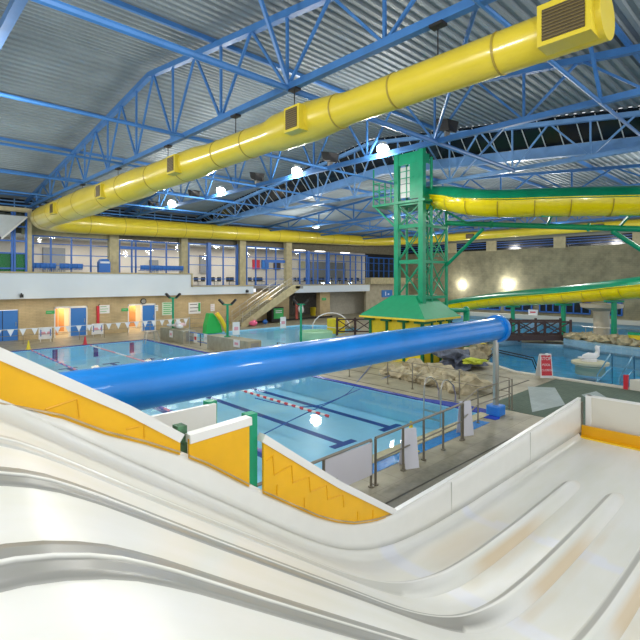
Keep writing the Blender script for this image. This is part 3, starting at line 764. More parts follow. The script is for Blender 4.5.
# ================= BLUE TUBE =================
tb = thing('blue_tube', 'long bright blue tube crossing the lane pool on a steel post', 'tube', (14.1, 6.85, 0))
TYc, TZ = 6.8, 2.665
smooth_by(MB().tube([(1.6, TYc, TZ-.02), (5, TYc, TZ), (9, TYc+.02, TZ+.01), (14.2, TYc+.05, TZ+.02)], .345, 36).build('tube_body', TUBEB, tb), 50)
MB().tube([(1.7, TYc, TZ-.02), (3.05, TYc, TZ-.01)], .352, 10, cap=False, a0=-82, a1=-140).build('underside_shade', TUBED, tb, smooth=True)  # dark shell standing in for the shade under the tube
o = MB().tube([(14.05, TYc+.05, TZ+.02), (14.12, TYc+.05, TZ+.02), (14.2, TYc+.05, TZ+.02), (14.26, TYc+.05, TZ+.02)], [.42, .43, .43, .40], 36).build('end_flange', TUBEB, tb); smooth_by(o)
smooth_by(MB().tube([(14.26, TYc+.05, TZ+.02), (14.34, TYc+.05, TZ+.02)], [.22, .20], 24).build('end_hub', TUBEB, tb))
smooth_by(MB().tube([(14.1, 6.87, .25), (14.1, 6.87, TZ-.28)], .09, 16).build('steel_post', STEEL, tb))
MB().box(13.88, 14.32, 6.65, 7.09, 0, .32).build('base_cover', mat('base_blue', (.02, .22, .75), .35), tb, bevel=.04)

# ================= NEAR RAILING + SIGNS =================
ra = thing('pool_railing', 'steel handrail along the near pool edge with sheet-filled first panel', 'railing', (8.5, 6.4, 0))
def rail_pt(x): return 6.22+.045*(x-7.4)
P0 = (4.2, rail_pt(4.2)); 
def post(b, x, y, h=1.0, r=.028): b.tube([(x, y, 0), (x, y, h)], r, 8); b.tube([(x, y, 0), (x, y, .03)], r*2.2, 8)
for x in (4.9, 5.95, 7.35, 7.5, 8.5, 9.35, 10.25, 11.2, 11.28):
    b = MB(); post(b, x, rail_pt(x), .95); smooth_by(b.build('rail_post', STEELD, ra))
for (a, c) in ((4.2, 7.35), (7.5, 11.28)):
    smooth_by(MB().tube([(a, rail_pt(a), .96), (c, rail_pt(c), .96)], .028, 8).build('top_rail', STEELD, ra))
    smooth_by(MB().tube([(a, rail_pt(a), .5), (c, rail_pt(c), .5)], .018, 8).build('mid_rail', STEELD, ra))
MB().box(6.0, 7.3, rail_pt(6.6)-.03, rail_pt(6.6)-.01, .28, .93).build('infill_sheet', mat('sheet_lilac', (.74, .72, .78), .5), ra)
def aboard(x, y, rz, lab, h=.72, w=.3, m=PAPER):
    t = thing('notice_board', lab, 'sign', (0, 0, 0))
    MB().prism([(-w/2, -.16, 0), (w/2, -.16, 0), (w/2, -.02, h), (-w/2, -.02, h)], (0, .015, 0)).build('front_sheet', m, t)
    MB().prism([(-w/2, .16, 0), (w/2, .16, 0), (w/2, .02, h), (-w/2, .02, h)], (0, -.015, 0)).build('rear_sheet', m, t)
    t.location = (x, y, 0); t.rotation_euler = (0, 0, rz); return t
p = on_z(409, 466); aboard(p.x, p.y, -.45, 'tall white blank board behind the railing with a yellow cone above it', .85, .34, mat('board_white', (.72, .72, .80), .5))
p2 = on_z(465, 434); aboard(p2.x, p2.y, -.45, 'white blank board at the blue rounded pool corner', .9, .34, MATS['board_white'])
def cone(x, y, z, lab, m, h=.5, grp=None):
    t = thing('marker_cone', lab, 'cone', (x, y, z), grp)
    smooth_by(MB().lathe((x, y, z+.03), [(.12, 0), (.05, h*.75), (.025, h-.03)], 14).build('cone_body', m, t)); MB().box(x-.15, x+.15, y-.15, y+.15, z, z+.03).build('cone_base', m, t)
pc = on_z(411, 452); cone(pc.x, pc.y, 0, 'yellow cone just behind the tall white board', YCONE, .75)
pc = on_z(331, 468.5, 0); cone(7.3, 7.05, 0, 'small yellow cone by the first railing panel', YCONE, .3)
cone(6.9, 32.75, 0, 'yellow cone at the far end of the lane pool', YCONE, .55); cone(10.1, 32.75, 0, 'red cone at the far end of the lane pool', REDP, .55)
tag(MB().ball((7.1, 4.35, .12), .16, 2, (1.3, .8, .7), .2, 3).build('float_stone', mat('brown_thing', (.16, .09, .06), .7)), 'small brown object on the grey deck beside the slide wall', 'stone')
# second railing towards the leisure pool
rb = thing('walkway_railing', 'thin steel railing between the pool corner and the steel tube post', 'railing', (13.3, 6.6, 0))
for px, py in ((478, 423), (512, 410)):
    q = on_z(px, py); b = MB(); post(b, q.x, q.y, 1.0, .022); smooth_by(b.build('rail_post', STEELD, rb))
q0, q1 = Vector((11.3, rail_pt(11.3), 0)), on_z(512, 410); qm = on_z(478, 423)
for z in (1.0, .55):
    MB().tube([q0+Vector((0, 0, z)), qm+Vector((0, 0, z)), q1+Vector((0, 0, z))], .018, 6).build('rail_bar', STEELD, rb)
rc = thing('deck_railing', 'thin steel railing with slack lines running beside the lane pool towards the hut', 'railing', (15.1, 14, 0))
ys = [6.9, 8.7, 10.7, 11.9, 14.0, 16.5, 19.0]
for y in ys:
    b = MB(); post(b, 15.1, y, 1.0, .022); smooth_by(b.build('rail_post', STEELD, rc))
for z in (1.0, .55): MB().tube([(15.1, ys[0], z), (15.1, ys[-1], z)], .012, 6).build('rail_bar', STEELD, rc)
# pool ladder
ld = thing('pool_ladder', 'steel pool ladder with two curved handrails at the right pool edge', 'ladder', (13.9, 8.9, 0))
for y in (8.5, 9.15):
    pts = [(13.55, y, -.7), (13.58, y, .35)]+[(13.83-.25*math.cos(math.radians(a)), y, .45+.42*math.sin(math.radians(a))) for a in range(20, 110, 15)]+[(14.0, y, .86), (14.35, y, .62), (14.5, y, .3), (14.5, y, 0)]
    smooth_by(MB().tube(pts, .024, 8).build('handrail', STEEL, ld), 60)
for z in (-.2, -.45): MB().box(13.5, 13.62, 8.5, 9.15, z, z+.03).build('tread', STEEL, ld)

# lane ropes, hoses, pennants
def band_mat(name, c1, c2, period, duty=.5):
    m = bpy.data.materials.new(name); m.use_nodes = True; nt = m.node_tree; b = nt.nodes['Principled BSDF']
    tc = nt.nodes.new('ShaderNodeTexCoord'); sp = nt.nodes.new('ShaderNodeSeparateXYZ'); nt.links.new(tc.outputs['Object'], sp.inputs[0])
    a = nt.nodes.new('ShaderNodeMath'); a.operation = 'DIVIDE'; nt.links.new(sp.outputs[1], a.inputs[0]); a.inputs[1].default_value = period
    f_ = nt.nodes.new('ShaderNodeMath'); f_.operation = 'FRACT'; nt.links.new(a.outputs[0], f_.inputs[0])
    g_ = nt.nodes.new('ShaderNodeMath'); g_.operation = 'GREATER_THAN'; nt.links.new(f_.outputs[0], g_.inputs[0]); g_.inputs[1].default_value = duty
    mx = nt.nodes.new('ShaderNodeMix'); mx.data_type = 'RGBA'; nt.links.new(g_.outputs[0], mx.inputs[0]); mx.inputs[6].default_value = c1+(1,); mx.inputs[7].default_value = c2+(1,)
    nt.links.new(mx.outputs[2], b.inputs['Base Color']); return m
def rope(x, y0, y1, lab, m, step=.2):
    pts = []; rs = []; y = y0
    while y < y1:
        for dy, r in ((0, .02), (.03, .045), (step-.05, .045), (step-.02, .02)): pts.append((x, y+dy, -.03)); rs.append(r)
        y += step
    tag(MB().tube(pts, rs, 6).build('lane_rope', m), lab, 'lane rope', 'lane ropes')
rope(7.0, 9, 32.3, 'pink and blue floating lane rope nearest the left side', band_mat('rope_pink', (.7, .3, .4), (.25, .2, .55), .8))
rope(10.3, 10.4, 15.0, 'red and white near end of the middle lane rope', band_mat('rope_red', (.65, .05, .08), (.8, .8, .8), .4))
rope(10.3, 15.2, 32.3, 'white and pink middle lane rope stretching to the red cone', band_mat('rope_white', (.75, .38, .45), (.8, .8, .8), 4.0, .6))
def hose(pts, lab):
    cu = []
    for i in range(len(pts)-1):
        p0, p1, p2, p3 = [Vector(pts[max(0, min(len(pts)-1, i+k))]) for k in (-1, 0, 1, 2)]
        for j in range(8):
            s_ = j/8; cu.append(.5*((2*p1)+(p2-p0)*s_+(2*p0-5*p1+4*p2-p3)*s_*s_+(3*p1-p0-3*p2+p3)*s_**3))
    cu.append(Vector(pts[-1]))
    tag(MB().tube(cu, .016, 6).build('floating_line', mat('line_blue', (.02, .12, .5), .5)), lab, 'line')
hose([on_z(262, 435, -.1), on_z(300, 416, -.1), on_z(345, 395, -.1), on_z(358, 381, 0), on_z(373, 363, .05)], 'dark blue line floating across the pool towards the hut')
hose([on_z(255, 398, -.1), on_z(285, 405, -.1), on_z(315, 406, -.1), on_z(346, 395, -.1), on_z(400, 371, .05)], 'dark blue slack line curving over the pool to the deck railing')
fl = thing('pennant_line', 'string of white triangular pennants hung across the lane pool', 'pennants', (7.5, 27.3, 1.8))
FY = 27.3
smooth_by(MB().tube([(1.0, FY, 1.80), (7.5, FY, 1.74), (14.6, FY, 1.80)], .012, 6).build('cord', PAPER, fl))
for i in range(26):
    x = 1.2+.52*i; MB().prism([(x, FY, 1.76), (x+.3, FY, 1.76), (x+.15, FY, 1.42)], (0, .006, 0)).build('pennant', PAPER, fl)
for x in (1.0, 14.6): smooth_by(MB().tube([(x, FY, 0), (x, FY, 1.85)], .03, 8).build('pole', STEEL, fl))

# back wall notices, railings along the far deck
def notice(px0, px1, z0, z1, lab, m=PAPER, Y=WY-.02, stripes=None, sm_=GREENP, name='wall_notice'):
    x0, x1 = ax(px0, Y), ax(px1, Y)
    t = thing(name, lab, 'sign', ((x0+x1)/2, Y, z0))
    MB().box(x0, x1, Y-.03, Y+.01, z0, z1).build('board', m, t)
    if stripes:
        s_ = MB()
        for i in range(stripes): z = z0+(z1-z0)*(i+.7)/(stripes+.4); s_.box(x0+(x1-x0)*.1, x0+(x1-x0)*(.85 if i % 2 else .7), Y-.036, Y-.029, z, z+(z1-z0)*.06)
        s_.build('print', sm_, t)
    return t
notice(46, 54.5, 1.75, 1.98, 'green exit sign left of the left lit doorway', GREENP, stripes=1, sm_=PAPER)
notice(121.5, 128.3, 1.7, 1.93, 'green exit sign left of the right lit doorway', GREENP, stripes=1, sm_=PAPER)
notice(99, 109.5, 1.6, 2.25, 'white notice with green heading beside the red fire hose pipe', stripes=3)
notice(154.8, 158, 1.6, 2.1, 'small pale notice right of the right blue door', stripes=2)
notice(162, 174, 1.2, 2.3, 'large pale green tabular notice on the brick wall behind the first lamp post', mat('pale_green', (.62, .74, .6), .6), stripes=6)
notice(188.5, 200.5, 1.2, 2.2, 'white wall notice with bright green right strip', stripes=3, sm_=TEXTD)
struct_g = thing('wall_notice', 'narrow bright green notice strip attached to the white wall notice', 'sign', (ax(199.5, WY-.1), WY-.1, 1.3)); MB().box(ax(198.5, WY-.1), ax(200.4, WY-.1), WY-.1, WY-.06, 1.4, 2.15).build('board', GREENP, struct_g)
notice(210.5, 214.5, 1.35, 2.0, 'small white notice above the green toy slide', stripes=3, sm_=PINKP)
fp = thing('fire_hose', 'tall red fire hose pipe on the brick wall', 'fire hose', (ax(97.5, WY), WY-.1, .7))
MB().box(ax(96.3, WY), ax(98.6, WY), WY-.2, WY-.02, .85, 2.2).build('hose_cover', REDP, fp)
MB().bar((ax(97.5, WY), WY-.2, 2.2), (ax(98.6, WY), WY-.2, 2.35), .05).build('hook', BLACK, fp)
for i, (px, py, lab) in enumerate(((45.5, 342, 'white bordered notice on the rail below the left exit sign'), (97.5, 337, 'white bordered notice on the rail below the fire hose'))):
    q = on_z(px, py); t = thing('rail_notice', lab, 'sign', (q.x, q.y, .0)); w = .42
    for sx_ in (-.3, .3): MB().tube([(q.x+sx_, q.y, 0), (q.x+sx_, q.y, .8)], .02, 6).build('leg', PAPER, t)
    MB().box(q.x-w, q.x+w, q.y-.03, q.y+.01, .2, 1.0).build('board', PAPER, t, bevel=.05)
    MB().box(q.x-w*.6, q.x+w*.6, q.y-.045, q.y-.031, .52, .70).build('red_band', PINKP, t)
    MB().box(q.x-w*.75, q.x-w*.62, q.y-.045, q.y-.031, .4, .85).box(q.x+w*.62, q.x+w*.75, q.y-.045, q.y-.031, .4, .85).build('dark_mark', BFRAME, t)
fr = thing('far_railing', 'thin steel railing in front of the brown brick wall at the far deck', 'railing', (12, 35.6, 0))
for x in [5.5+1.7*i for i in range(13)]: MB().tube([(x, 35.6, 0), (x, 35.6, 1.0)], .02, 6).build('rail_post', STEELD, fr)
for z in (1.0, .6): MB().tube([(5, 35.6, z), (26.4, 35.6, z)], .018, 6).build('rail_bar', STEELD, fr)
lg = thing('lifeguard_chair', 'low steel lifeguard chair frame in front of the right blue door', 'chair', on_z(151, 343))
q = on_z(151, 343)
for dx, dy in ((-.5, -.3), (.5, -.3), (-.4, .3), (.4, .3)): MB().tube([(q.x+dx, q.y+dy, 0), (q.x+dx*.7, q.y+dy*.7, .75)], .025, 6).build('leg', STEEL, lg)
MB().box(q.x-.4, q.x+.4, q.y-.25, q.y+.25, .75, .8).build('seat', STEEL, lg)
smooth_by(MB().tube([(q.x-.36, q.y+.25, .8), (q.x-.36, q.y+.25, 1.3), (q.x+.36, q.y+.25, 1.3), (q.x+.36, q.y+.25, .8)], .022, 6).build('backrest', STEEL, lg))
ck = thing('wall_clock', 'dark round clock above the right blue door', 'clock', (ax(143, WY), WY-.1, 2.4))
smooth_by(MB().tube([(ax(143, WY), WY-.02, 2.45), (ax(143, WY), WY-.12, 2.45)], .24, 24).build('case', BLACK, ck)); smooth_by(MB().tube([(ax(143, WY), WY-.12, 2.45), (ax(143, WY), WY-.125, 2.45)], .18, 24).build('face', mat('face_grey', (.3, .3, .28), .5), ck))
for px, w in ((21.5, 'left part of the'), (247, 'right part of the')):
    x = ax(px, 37.5); tag(MB().box(x-.09, x+.09, 37.35, 37.6, 3.0, 3.22).tube([(x, 37.5, 3.2), (x, 37.5, 3.3)], .05, 8).build('security_camera', BLACK), 'small black camera under the %s pale gallery fascia' % w, 'camera')

# ---------- gallery chairs ----------
def chair_proto(m, name, lab, grp):
    t = thing(name, lab, 'chair', (0, 0, 0), grp)
    MB().box(-.22, .22, -.22, .22, .42, .47).build('seat', m, t, bevel=.02)
    MB().grid(lambda x, z: Vector((x, .2-.03*math.cos(x*6)+.06*(z-.5), z)), [-.22+.11*i for i in range(5)], [.5, .65, .8, .88]).build('backrest', m, t, smooth=True, solid=.03)
    for dx in (-.19, .19):
        MB().tube([(dx, -.2, 0), (dx, -.2, .42)], .015, 5).build('leg', STEEL, t); MB().tube([(dx, .2, 0), (dx, .24, .5)], .015, 5).build('leg', STEEL, t)
    return t
c0 = chair_proto(CHAIRB, 'gallery_chair', 'blue chair behind the pale parapet in front of the lit gallery windows', 'blue gallery chairs')
first = True
for px in (34.5, 38, 43, 48.5, 52, 62, 66, 70, 74.5, 79, 142, 146, 152, 156, 160, 164, 168, 172, 176, 180):
    loc = (ax(px, 38.6), 38.6, 4.55)
    if first: c0.location = loc; c0.rotation_euler = (0, 0, math.pi); first = False
    else: dup(c0, loc, rz=math.pi)
struct(MB().box(7.5, 20, 38.0, 39.2, 3.6, 4.55).build('gallery_step', GREYM))
kq = ax(104.5, 38.4)
ki = thing('booth_chair', 'tall rounded blue booth beside the first gallery pier', 'booth', (kq, 38.4, 4.2))
MB().prism([(kq-.42, 38.3, 4.55), (kq+.42, 38.3, 4.55), (kq+.42, 38.3, 5.6), (kq+.25, 38.3, 5.85), (kq-.25, 38.3, 5.85), (kq-.42, 38.3, 5.6)], (0, .5, 0)).build('body', CHAIRB, ki); MB().box(kq-.35, kq+.35, 38.27, 38.31, 5.5, 5.65).build('label_strip', SIL, ki)
c1 = chair_proto(BLACK, 'cafe_chair', 'dark cafe chair behind the gallery glazing right of the parapet step', 'dark cafe chairs')
first = True
for px in (197, 202, 214, 218, 229, 233, 251, 254, 259, 262, 296, 300, 304, 311, 321, 324, 332, 338, 341, 347, 353, 359):
    Yc = 40.2; loc = (ax(px, Yc), Yc, 3.6)
    if first: c1.location = loc; first = False
    else: dup(c1, loc, rz=random.choice((0, math.pi)))
def table_proto():
    t = thing('cafe_table', 'dark square cafe table behind the gallery glazing', 'table', (0, 0, 0), 'cafe tables')
    MB().box(-.35, .35, -.35, .35, .72, .75).build('tabletop', DARK, t); MB().tube([(0, 0, 0), (0, 0, .72)], .04, 8).build('leg', BLACK, t)
    return t
t0 = table_proto(); first = True
for px in (199.5, 216, 231, 256.5, 302, 322, 345):
    loc = (ax(px, 40.6), 40.9, 3.6)
    if first: t0.location = loc; first = False
    else: dup(t0, loc)
for i, px in enumerate((258, 267, 279, 304, 319)):
    x = ax(px, 45.3); tag(MB().box(x-.5, x+.5, 45.6, 45.75, 5.5, 6.6).build('framed_picture', [REDP, DB, DARK, BEIGE, TEXTD][i]), '%s framed poster on the cafe back wall' % ['red', 'blue', 'brown', 'beige', 'dark grey'][i], 'picture')
# gallery ceiling light panels
for i, px in enumerate((38, 60, 82, 100, 125, 145, 170, 196, 215, 230, 252, 262, 275, 300, 320, 345)):
    x = ax(px, 42); tag(MB().box(x-.6, x+.6, 41.7, 42.3, 7.68, 7.74).build('ceiling_light', PANE_E), 'square ceiling light panel inside the lit gallery rooms', 'lamp', 'gallery ceiling lights')
for x0, x1, e in ((9, 15, 170), (15, 21, 170), (21, 27, 170), (27, 33, 170), (33, 43, 110)):
    L = bpy.data.lights.new('gallery_light', 'AREA'); L.shape = 'RECTANGLE'; L.size = x1-x0-1; L.size_y = 3; L.energy = e; L.color = (1, .93, .85)
    lo = bpy.data.objects.new('gallery_light', L); C.objects.link(lo); lo.location = ((x0+x1)/2, 42.8, 7.6)

# ---------- stairs ----------
st = thing('gallery_stairs', 'concrete staircase rising right from the deck to the gallery', 'stairs', (24, 36.4, 0))
s_ = MB(); N = 22
for i in range(N):
    x = 24.2+6.2*i/N; z = 3.6*(i+1)/N; s_.box(x, x+.33, 35.4, 37.0, z-.25, z)
s_.build('steps', CONC, st)
for y in (35.3, 37.0): MB().prism([(24.0, y, 0), (24.5, y, 0), (30.9, y, 3.35), (30.9, y, 3.75), (30.0, y, 3.75), (24.0, y, .35)], (0, .1, 0)).build('stringer', BEIGE, st)
for y in (35.35, 37.05):
    for off in (.5, .95): MB().tube([(24.0, y, .35+off), (30.3, y, 3.75+off)], .02, 6).build('rail_bar', STEEL, st)
    for i in range(8): x = 24.1+.86*i; MB().tube([(x, y, .35+.54*(x-24)), (x, y, 1.3+.54*(x-24))], .018, 6).build('rail_post', STEEL, st)
struct(MB().box(30.3, 31.3, 35.3, 38.4, 3.35, 3.6).build('gallery_landing', GREYM))
# things by the wall right of stairs
def simple(name, lab, cat, b, m, **k): return tag(b.build(name, m, **k), lab, cat)
x = ax(276.5, 36.8)
gb = thing('green_cabinet', 'dark cabinet with green notice face beside the toddler pool', 'cabinet', (x, 36.8, 0)); MB().box(x-.75, x+.75, 36.6, 37.4, .1, 1.5).build('body', BLACK, gb); MB().box(x-.5, x+.7, 36.57, 36.6, .4, 1.4).build('face', GREENP, gb); MB().box(x-.3, x+.5, 36.55, 36.57, .95, 1.02).box(x-.3, x+.5, 36.55, 36.57, 1.12, 1.2).build('lettering', PAPER, gb)
x = ax(253.5, 35.2); simple('foam_toy', 'bright pink foam toy on the deck below the stairs', 'toy', MB().ball((x, 35.2, .3), .32, 2, (1.3, .8, .8), .2), mat('pink', (.85, .15, .3), .5), smooth=True)
x = ax(265, 36); simple('foam_toy', 'small blue toy on the deck right of the pink toy', 'toy', MB().ball((x, 36, .25), .25, 2, (1.1, .8, .9), .2), CHAIRB, smooth=True)
x = ax(277, WY); simple('hanging_aid', 'dark blue swimming aid hanging on the tan wall below the gallery', 'float', MB().ball((x, WY-.1, 2.1), .25, 2, (.7, .4, 1.4), .2), mat('navy', (.02, .03, .15), .6), smooth=True)
x = ax(294, WY-.1); simple('hanging_aid', 'tall narrow black net hanging on the tan wall beside the opening', 'net', MB().ball((x, WY-.1, 2.1), .5, 2, (.32, .2, 1.3), .2), BLACK, smooth=True)
x = ax(297, 37.5); simple('rescue_board', 'red and upright rescue board leaning beside the dark opening', 'board', MB().box(x-.15, x+.15, 37.5, 37.6, .1, 1.9), mat('dull_red', (.45, .1, .08), .6), bevel=.03)
x = ax(301, 37.3); simple('laundry_bag', 'white crumpled bag by the dark opening', 'bag', MB().ball((x, 37.3, 1.1), .45, 2, (.8, .6, 1), .25, 5), PAPER, smooth=True)
simple('bench_box', 'long low black box on the deck right of the stairs', 'box', MB().box(ax(252, 36.9), ax(330, 38), 37.6, 38.0, .0, .16), BLACK)
x = ax(313, 41); simple('yellow_bin', 'yellow cleaning bucket inside the dark store opening', 'bucket', MB().lathe((x, 41, 0), [(.3, 0), (.38, .9), (.3, 1.0)], 14), YCONE)
sg = notice(322, 326, 1.9, 2.2, 'green exit sign on the pier by the dark opening', GREENP, Y=38.25, stripes=1, sm_=PAPER)
# people-like clutter: signs in the toddler pool
for px, py, lab in ((236, 337, 'white notice standing at the left edge of the toddler pool'), (283, 330, 'white and pink notice stand beside the toddler pool in front of the green cabinet')):
    q = on_z(px, py); t = thing('notice_stand', lab, 'sign', (q.x, q.y, 0))
    MB().box(q.x-.3, q.x+.3, q.y-.03, q.y, .15, 1.1).build('board', PAPER, t); MB().box(q.x-.3, q.x-.25, q.y-.03, q.y, 0, .15).box(q.x+.25, q.x+.3, q.y-.03, q.y, 0, .15).build('leg', STEEL, t)
    MB().box(q.x-.18, q.x+.18, q.y-.04, q.y-.03, .5, .75).build('print', PINKP, t)

# ---------- barrier blocks with lamp posts ----------
def block(y0, y1, lab, x0=14.8, x1=15.7, h=.86):
    t = thing('barrier_block', lab, 'barrier', ((x0+x1)/2, (y0+y1)/2, 0))
    MB().box(x0, x1, y0, y1, 0, h).build('block_body', CONC, t, bevel=.02)
    MB().box(x0+.2, x1-.2, y0-.02, y0, .15, h-.12).build('end_grille', GREYM, t)
    return t
block(28.5, 31.9, 'grey concrete barrier block nearer the far wall, with a pile of floats on it')
block(21.2, 25.5, 'long grey concrete barrier block behind the blue tube')
gt = thing('barrier_gate', 'low steel gate rails between the two grey barrier blocks', 'gate', (15.2, 27, 0))
for z in (.25, .5, .78): MB().tube([(15.2, 25.5, z), (15.2, 28.5, z)], .03, 6).build('rail_bar', BFRAME if z != .5 else STEEL, gt)
MB().tube([(15.2, 27, 0), (15.2, 27, .8)], .03, 6).build('rail_post', BLACK, gt)
def paper_on(px, py, w, h, lab, X=14.78, m=PAPER, pm=PINKP):
    u, v = _uv(px, py); y = ay(px, X); d = X/(SA+u*CA); z = EYE+v*d
    t = thing('paper_notice', lab, 'sign', (X, y, z)); MB().box(X-.01, X+.01, y-w/2, y+w/2, z-h/2, z+h/2).build('sheet', m, t); MB().box(X-.016, X-.01, y-w*.3, y+w*.3, z-h*.2, z+h*.15).build('print', pm, t)
paper_on(171, 334, .45, .45, 'white paper notice on the front of the far barrier block')
paper_on(195.5, 338, .42, .6, 'white and red warning notice on the gate between the barrier blocks', X=15.15, pm=REDP)
paper_on(206, 338, .5, .5, 'plain white notice on the gate beside the red warning notice', X=15.15, pm=SIL)
paper_on(236.5, 343.5, .6, .4, 'white and pink notice on the front of the long barrier block')
fp_ = thing('float_pile', 'heap of pale swimming floats on the far barrier block', 'floats', (15.2, 30.4, .86))
for i in range(9):
    MB().ball((15.2+random.uniform(-.2, .2), 30.2+random.uniform(-.9, .9), 1.0+random.uniform(0, .3)), .24, 1, (1, 1.3, .5), .2, i).build('float', [PAPER, SIL, PAPER, mat('pale_pink', (.75, .55, .58), .6)][i % 4], fp_, smooth=True)
def lamp_post(x, y, z0, z1, lab):
    t = thing('lamp_post', lab, 'lamp post', (x, y, z0), 'green poles with twin floodlights')
    smooth_by(MB().tube([(x, y, z0), (x, y, z1)], .075, 12).build('pole', TGREEN, t)); MB().tube([(x, y, z0), (x, y, z0+.04)], .2, 12).build('foot', TGREEN, t)
    MB().bar((x-.2, y+.2, z1), (x+.2, y-.2, z1), .08).build('cross_arm', TGREEN, t)
    for s_ in (-1, 1):
        c = Vector((x+s_*.26, y-s_*.26, z1+.17)); dr = Vector((s_*.6, -s_*.6, .9)).normalized()
        MB().bar(c-dr*.2, c+dr*.2, .3, .12).build('floodlight_head', BLACK, t, bevel=.02)
u, v = _uv(227, 337); lamp_post(15.2, ay(227.5, 15.2), .86, 2.75, 'green twin floodlight pole on the long barrier block')
lamp_post(15.2, ay(173, 15.2), .86, 2.95, 'green twin floodlight pole on the far barrier block beside the floats')
q = on_z(301, 345, -.08); lamp_post(q.x, q.y, -.3, 2.6, 'green twin floodlight pole rising just above the blue tube at pool centre')
# toy slide
tx, ty = 19.6, 32.6
ts = thing('toy_slide', 'green and yellow elephant-shaped toddler slide by the brick wall', 'slide', (tx, ty, 0))
MB().prism([(tx-.75, ty, 0), (tx+.75, ty, 0), (tx+.55, ty, .7), (tx+.2, ty, 1.25), (tx-.1, ty, 1.6), (tx-.45, ty, 1.6), (tx-.55, ty, 1.2), (tx-.7, ty, .7)], (0, .6, 0)).build('side_panel', mat('toy_green', (.02, .45, .08), .4), ts, bevel=.06)
MB().tube([(tx+.05, ty-.2, 1.6), (tx+.45, ty-.2, 1.1), (tx+.8, ty-.2, .5), (tx+1.0, ty-.2, .05)], .17, 10).build('chute', mat('toy_yellow', (.85, .6, .02), .4), ts, smooth=True)
# green play ring & arch in toddler pool's right side
q = on_z(316, 336, 0)
pr = thing('play_ring', 'pale green round play basin right of the middle lamp pole', 'play basin', (q.x, q.y, 0)); smooth_by(MB().lathe((q.x, q.y, -.3), [(1.25, 0), (1.25, .65), (1.12, .7), (1.05, .6), (1.0, .3)], 28).build('basin', mat('mint', (.35, .62, .4), .5), pr))
q = on_z(331, 331, 0)
arch = thing('arch_rail', 'white arched handrail by the far rocks left of the timber fence', 'handrail', (q.x, q.y, 0)); smooth_by(MB().tube([(q.x-1.2, q.y+1, -.2)]+[(q.x-1.2*math.cos(math.radians(a)), q.y+1*math.cos(math.radians(a)), 1.3*math.sin(math.radians(a))+.2) for a in range(20, 175, 15)], .045, 8).build('rail', PAPER, arch), 60)
q = on_z(336, 333, 0); yb = thing('yellow_cabinet', 'yellow box beside the left end of the dark timber fence', 'cabinet', (q.x, q.y, 0)); MB().box(q.x-.5, q.x+.5, q.y-.5, q.y+.5, 0, 1.15).build('body', HYEL, yb); MB().box(q.x-.52, q.x+.52, q.y-.52, q.y+.52, .45, .5).build('seam', PAPER, yb)

# ================= HUT =================
hx0, hx1, hy0, hy1 = 19.6, 22.0, 13.3, 16.6
hu = thing('slide_hut', 'yellow hut with green posts and green hipped roof below the tower', 'hut', (20.8, 15, 0))
MB().box(hx0, hx1, hy0, hy1, 0, 2.3).build('walls', HYEL, hu)
for (x, y) in [(hx0, hy0+(hy1-hy0)*t) for t in (0, .33, .66, 1)]+[(hx0+(hx1-hx0)*t, hy0) for t in (.33, .66, 1)]:
    MB().box(x-.07, x+.07, y-.07, y+.07, 0, 2.28).box(x-.2 if y > hy0 else x-.3, x+.2 if y > hy0 else x+.3, y-.3 if x < hx0+.1 else y-.08, y+.3 if x < hx0+.1 else y+.08, 2.06, 2.16).build('corner_post', mat('dark_green', (.0, .16, .06), .5), hu)
e = (19.15, 22.45, 12.85, 17.05)
def hip(z0, z1, r): 
    b = MB(); x0, x1, y0, y1 = e
    A = [b.bm.verts.new(p) for p in ((x0, y0, z0), (x1, y0, z0), (x1, y1, z0), (x0, y1, z0))]; B = [b.bm.verts.new(p) for p in ((r[0], r[2], z1), (r[1], r[2], z1), (r[1], r[3], z1), (r[0], r[3], z1))]
    b.bm.faces.new(A[::-1]); b.bm.faces.new(B)
    for i in range(4): b.bm.faces.new((A[i], A[(i+1) % 4], B[(i+1) % 4], B[i]))
    return b
hip(2.3, 3.38, (20.15, 21.7, 14.1, 15.6)).build('roof', GROOF, hu)
MB().box(e[0], e[1], e[2], e[3], 2.2, 2.3).build('eaves', mat('eave_yellow', (.8, .62, .05), .5), hu)

# ================= TOWER =================
to = thing('slide_tower', 'tall green steel lattice tower rising above the hut to the roof', 'tower', (21.3, 14.6, 3.2))
TX = (20.3, 21.1, 22.6); TY = (13.8, 15.35)
legs = [(20.3, 13.8, .28), (20.3, 15.35, .26), (21.15, 13.8, .16), (22.6, 13.8, .17), (22.6, 15.35, .17), (21.15, 15.35, .14)]
for x, y, w in legs:
    if w > .2: MB().box(x-w/2, x+w/2, y-w/2, y+w/2, 3.0, 10.9).build('leg', TGREEN, to)
    else: smooth_by(MB().tube([(x, y, 2.6), (x, y, 10.6 if x < 22 else 8.6)], w/2, 12).build('leg', TGREEN, to))
lv = [3.3, 5.15, 7.0, 8.2]
for i, z in enumerate(lv):
    MB().box(20.3, 22.6, 13.74, 13.86, z-.07, z+.07).build('cross_beam', TGREEN, to); MB().box(20.24, 20.36, 13.8, 15.35, z-.1, z+.1).build('cross_beam', TGREEN, to); MB().box(20.3, 22.6, 15.3, 15.4, z-.07, z+.07).build('cross_beam', TGREEN, to)
for a, b_ in zip(lv, lv[1:]):
    for (p, q) in (((20.3, 13.8), (20.3, 15.35)), ((21.15, 13.8), (22.6, 13.8)), ((20.3, 15.35), (22.6, 15.35)), ((22.6, 13.8), (22.6, 15.35)), ((20.3, 13.8), (21.15, 13.8))):
        MB().bar((*p, a), (*q, b_), .05).build('lattice_bar', TGREEN, to); MB().bar((*p, b_), (*q, a), .05).build('lattice_bar', TGREEN, to)
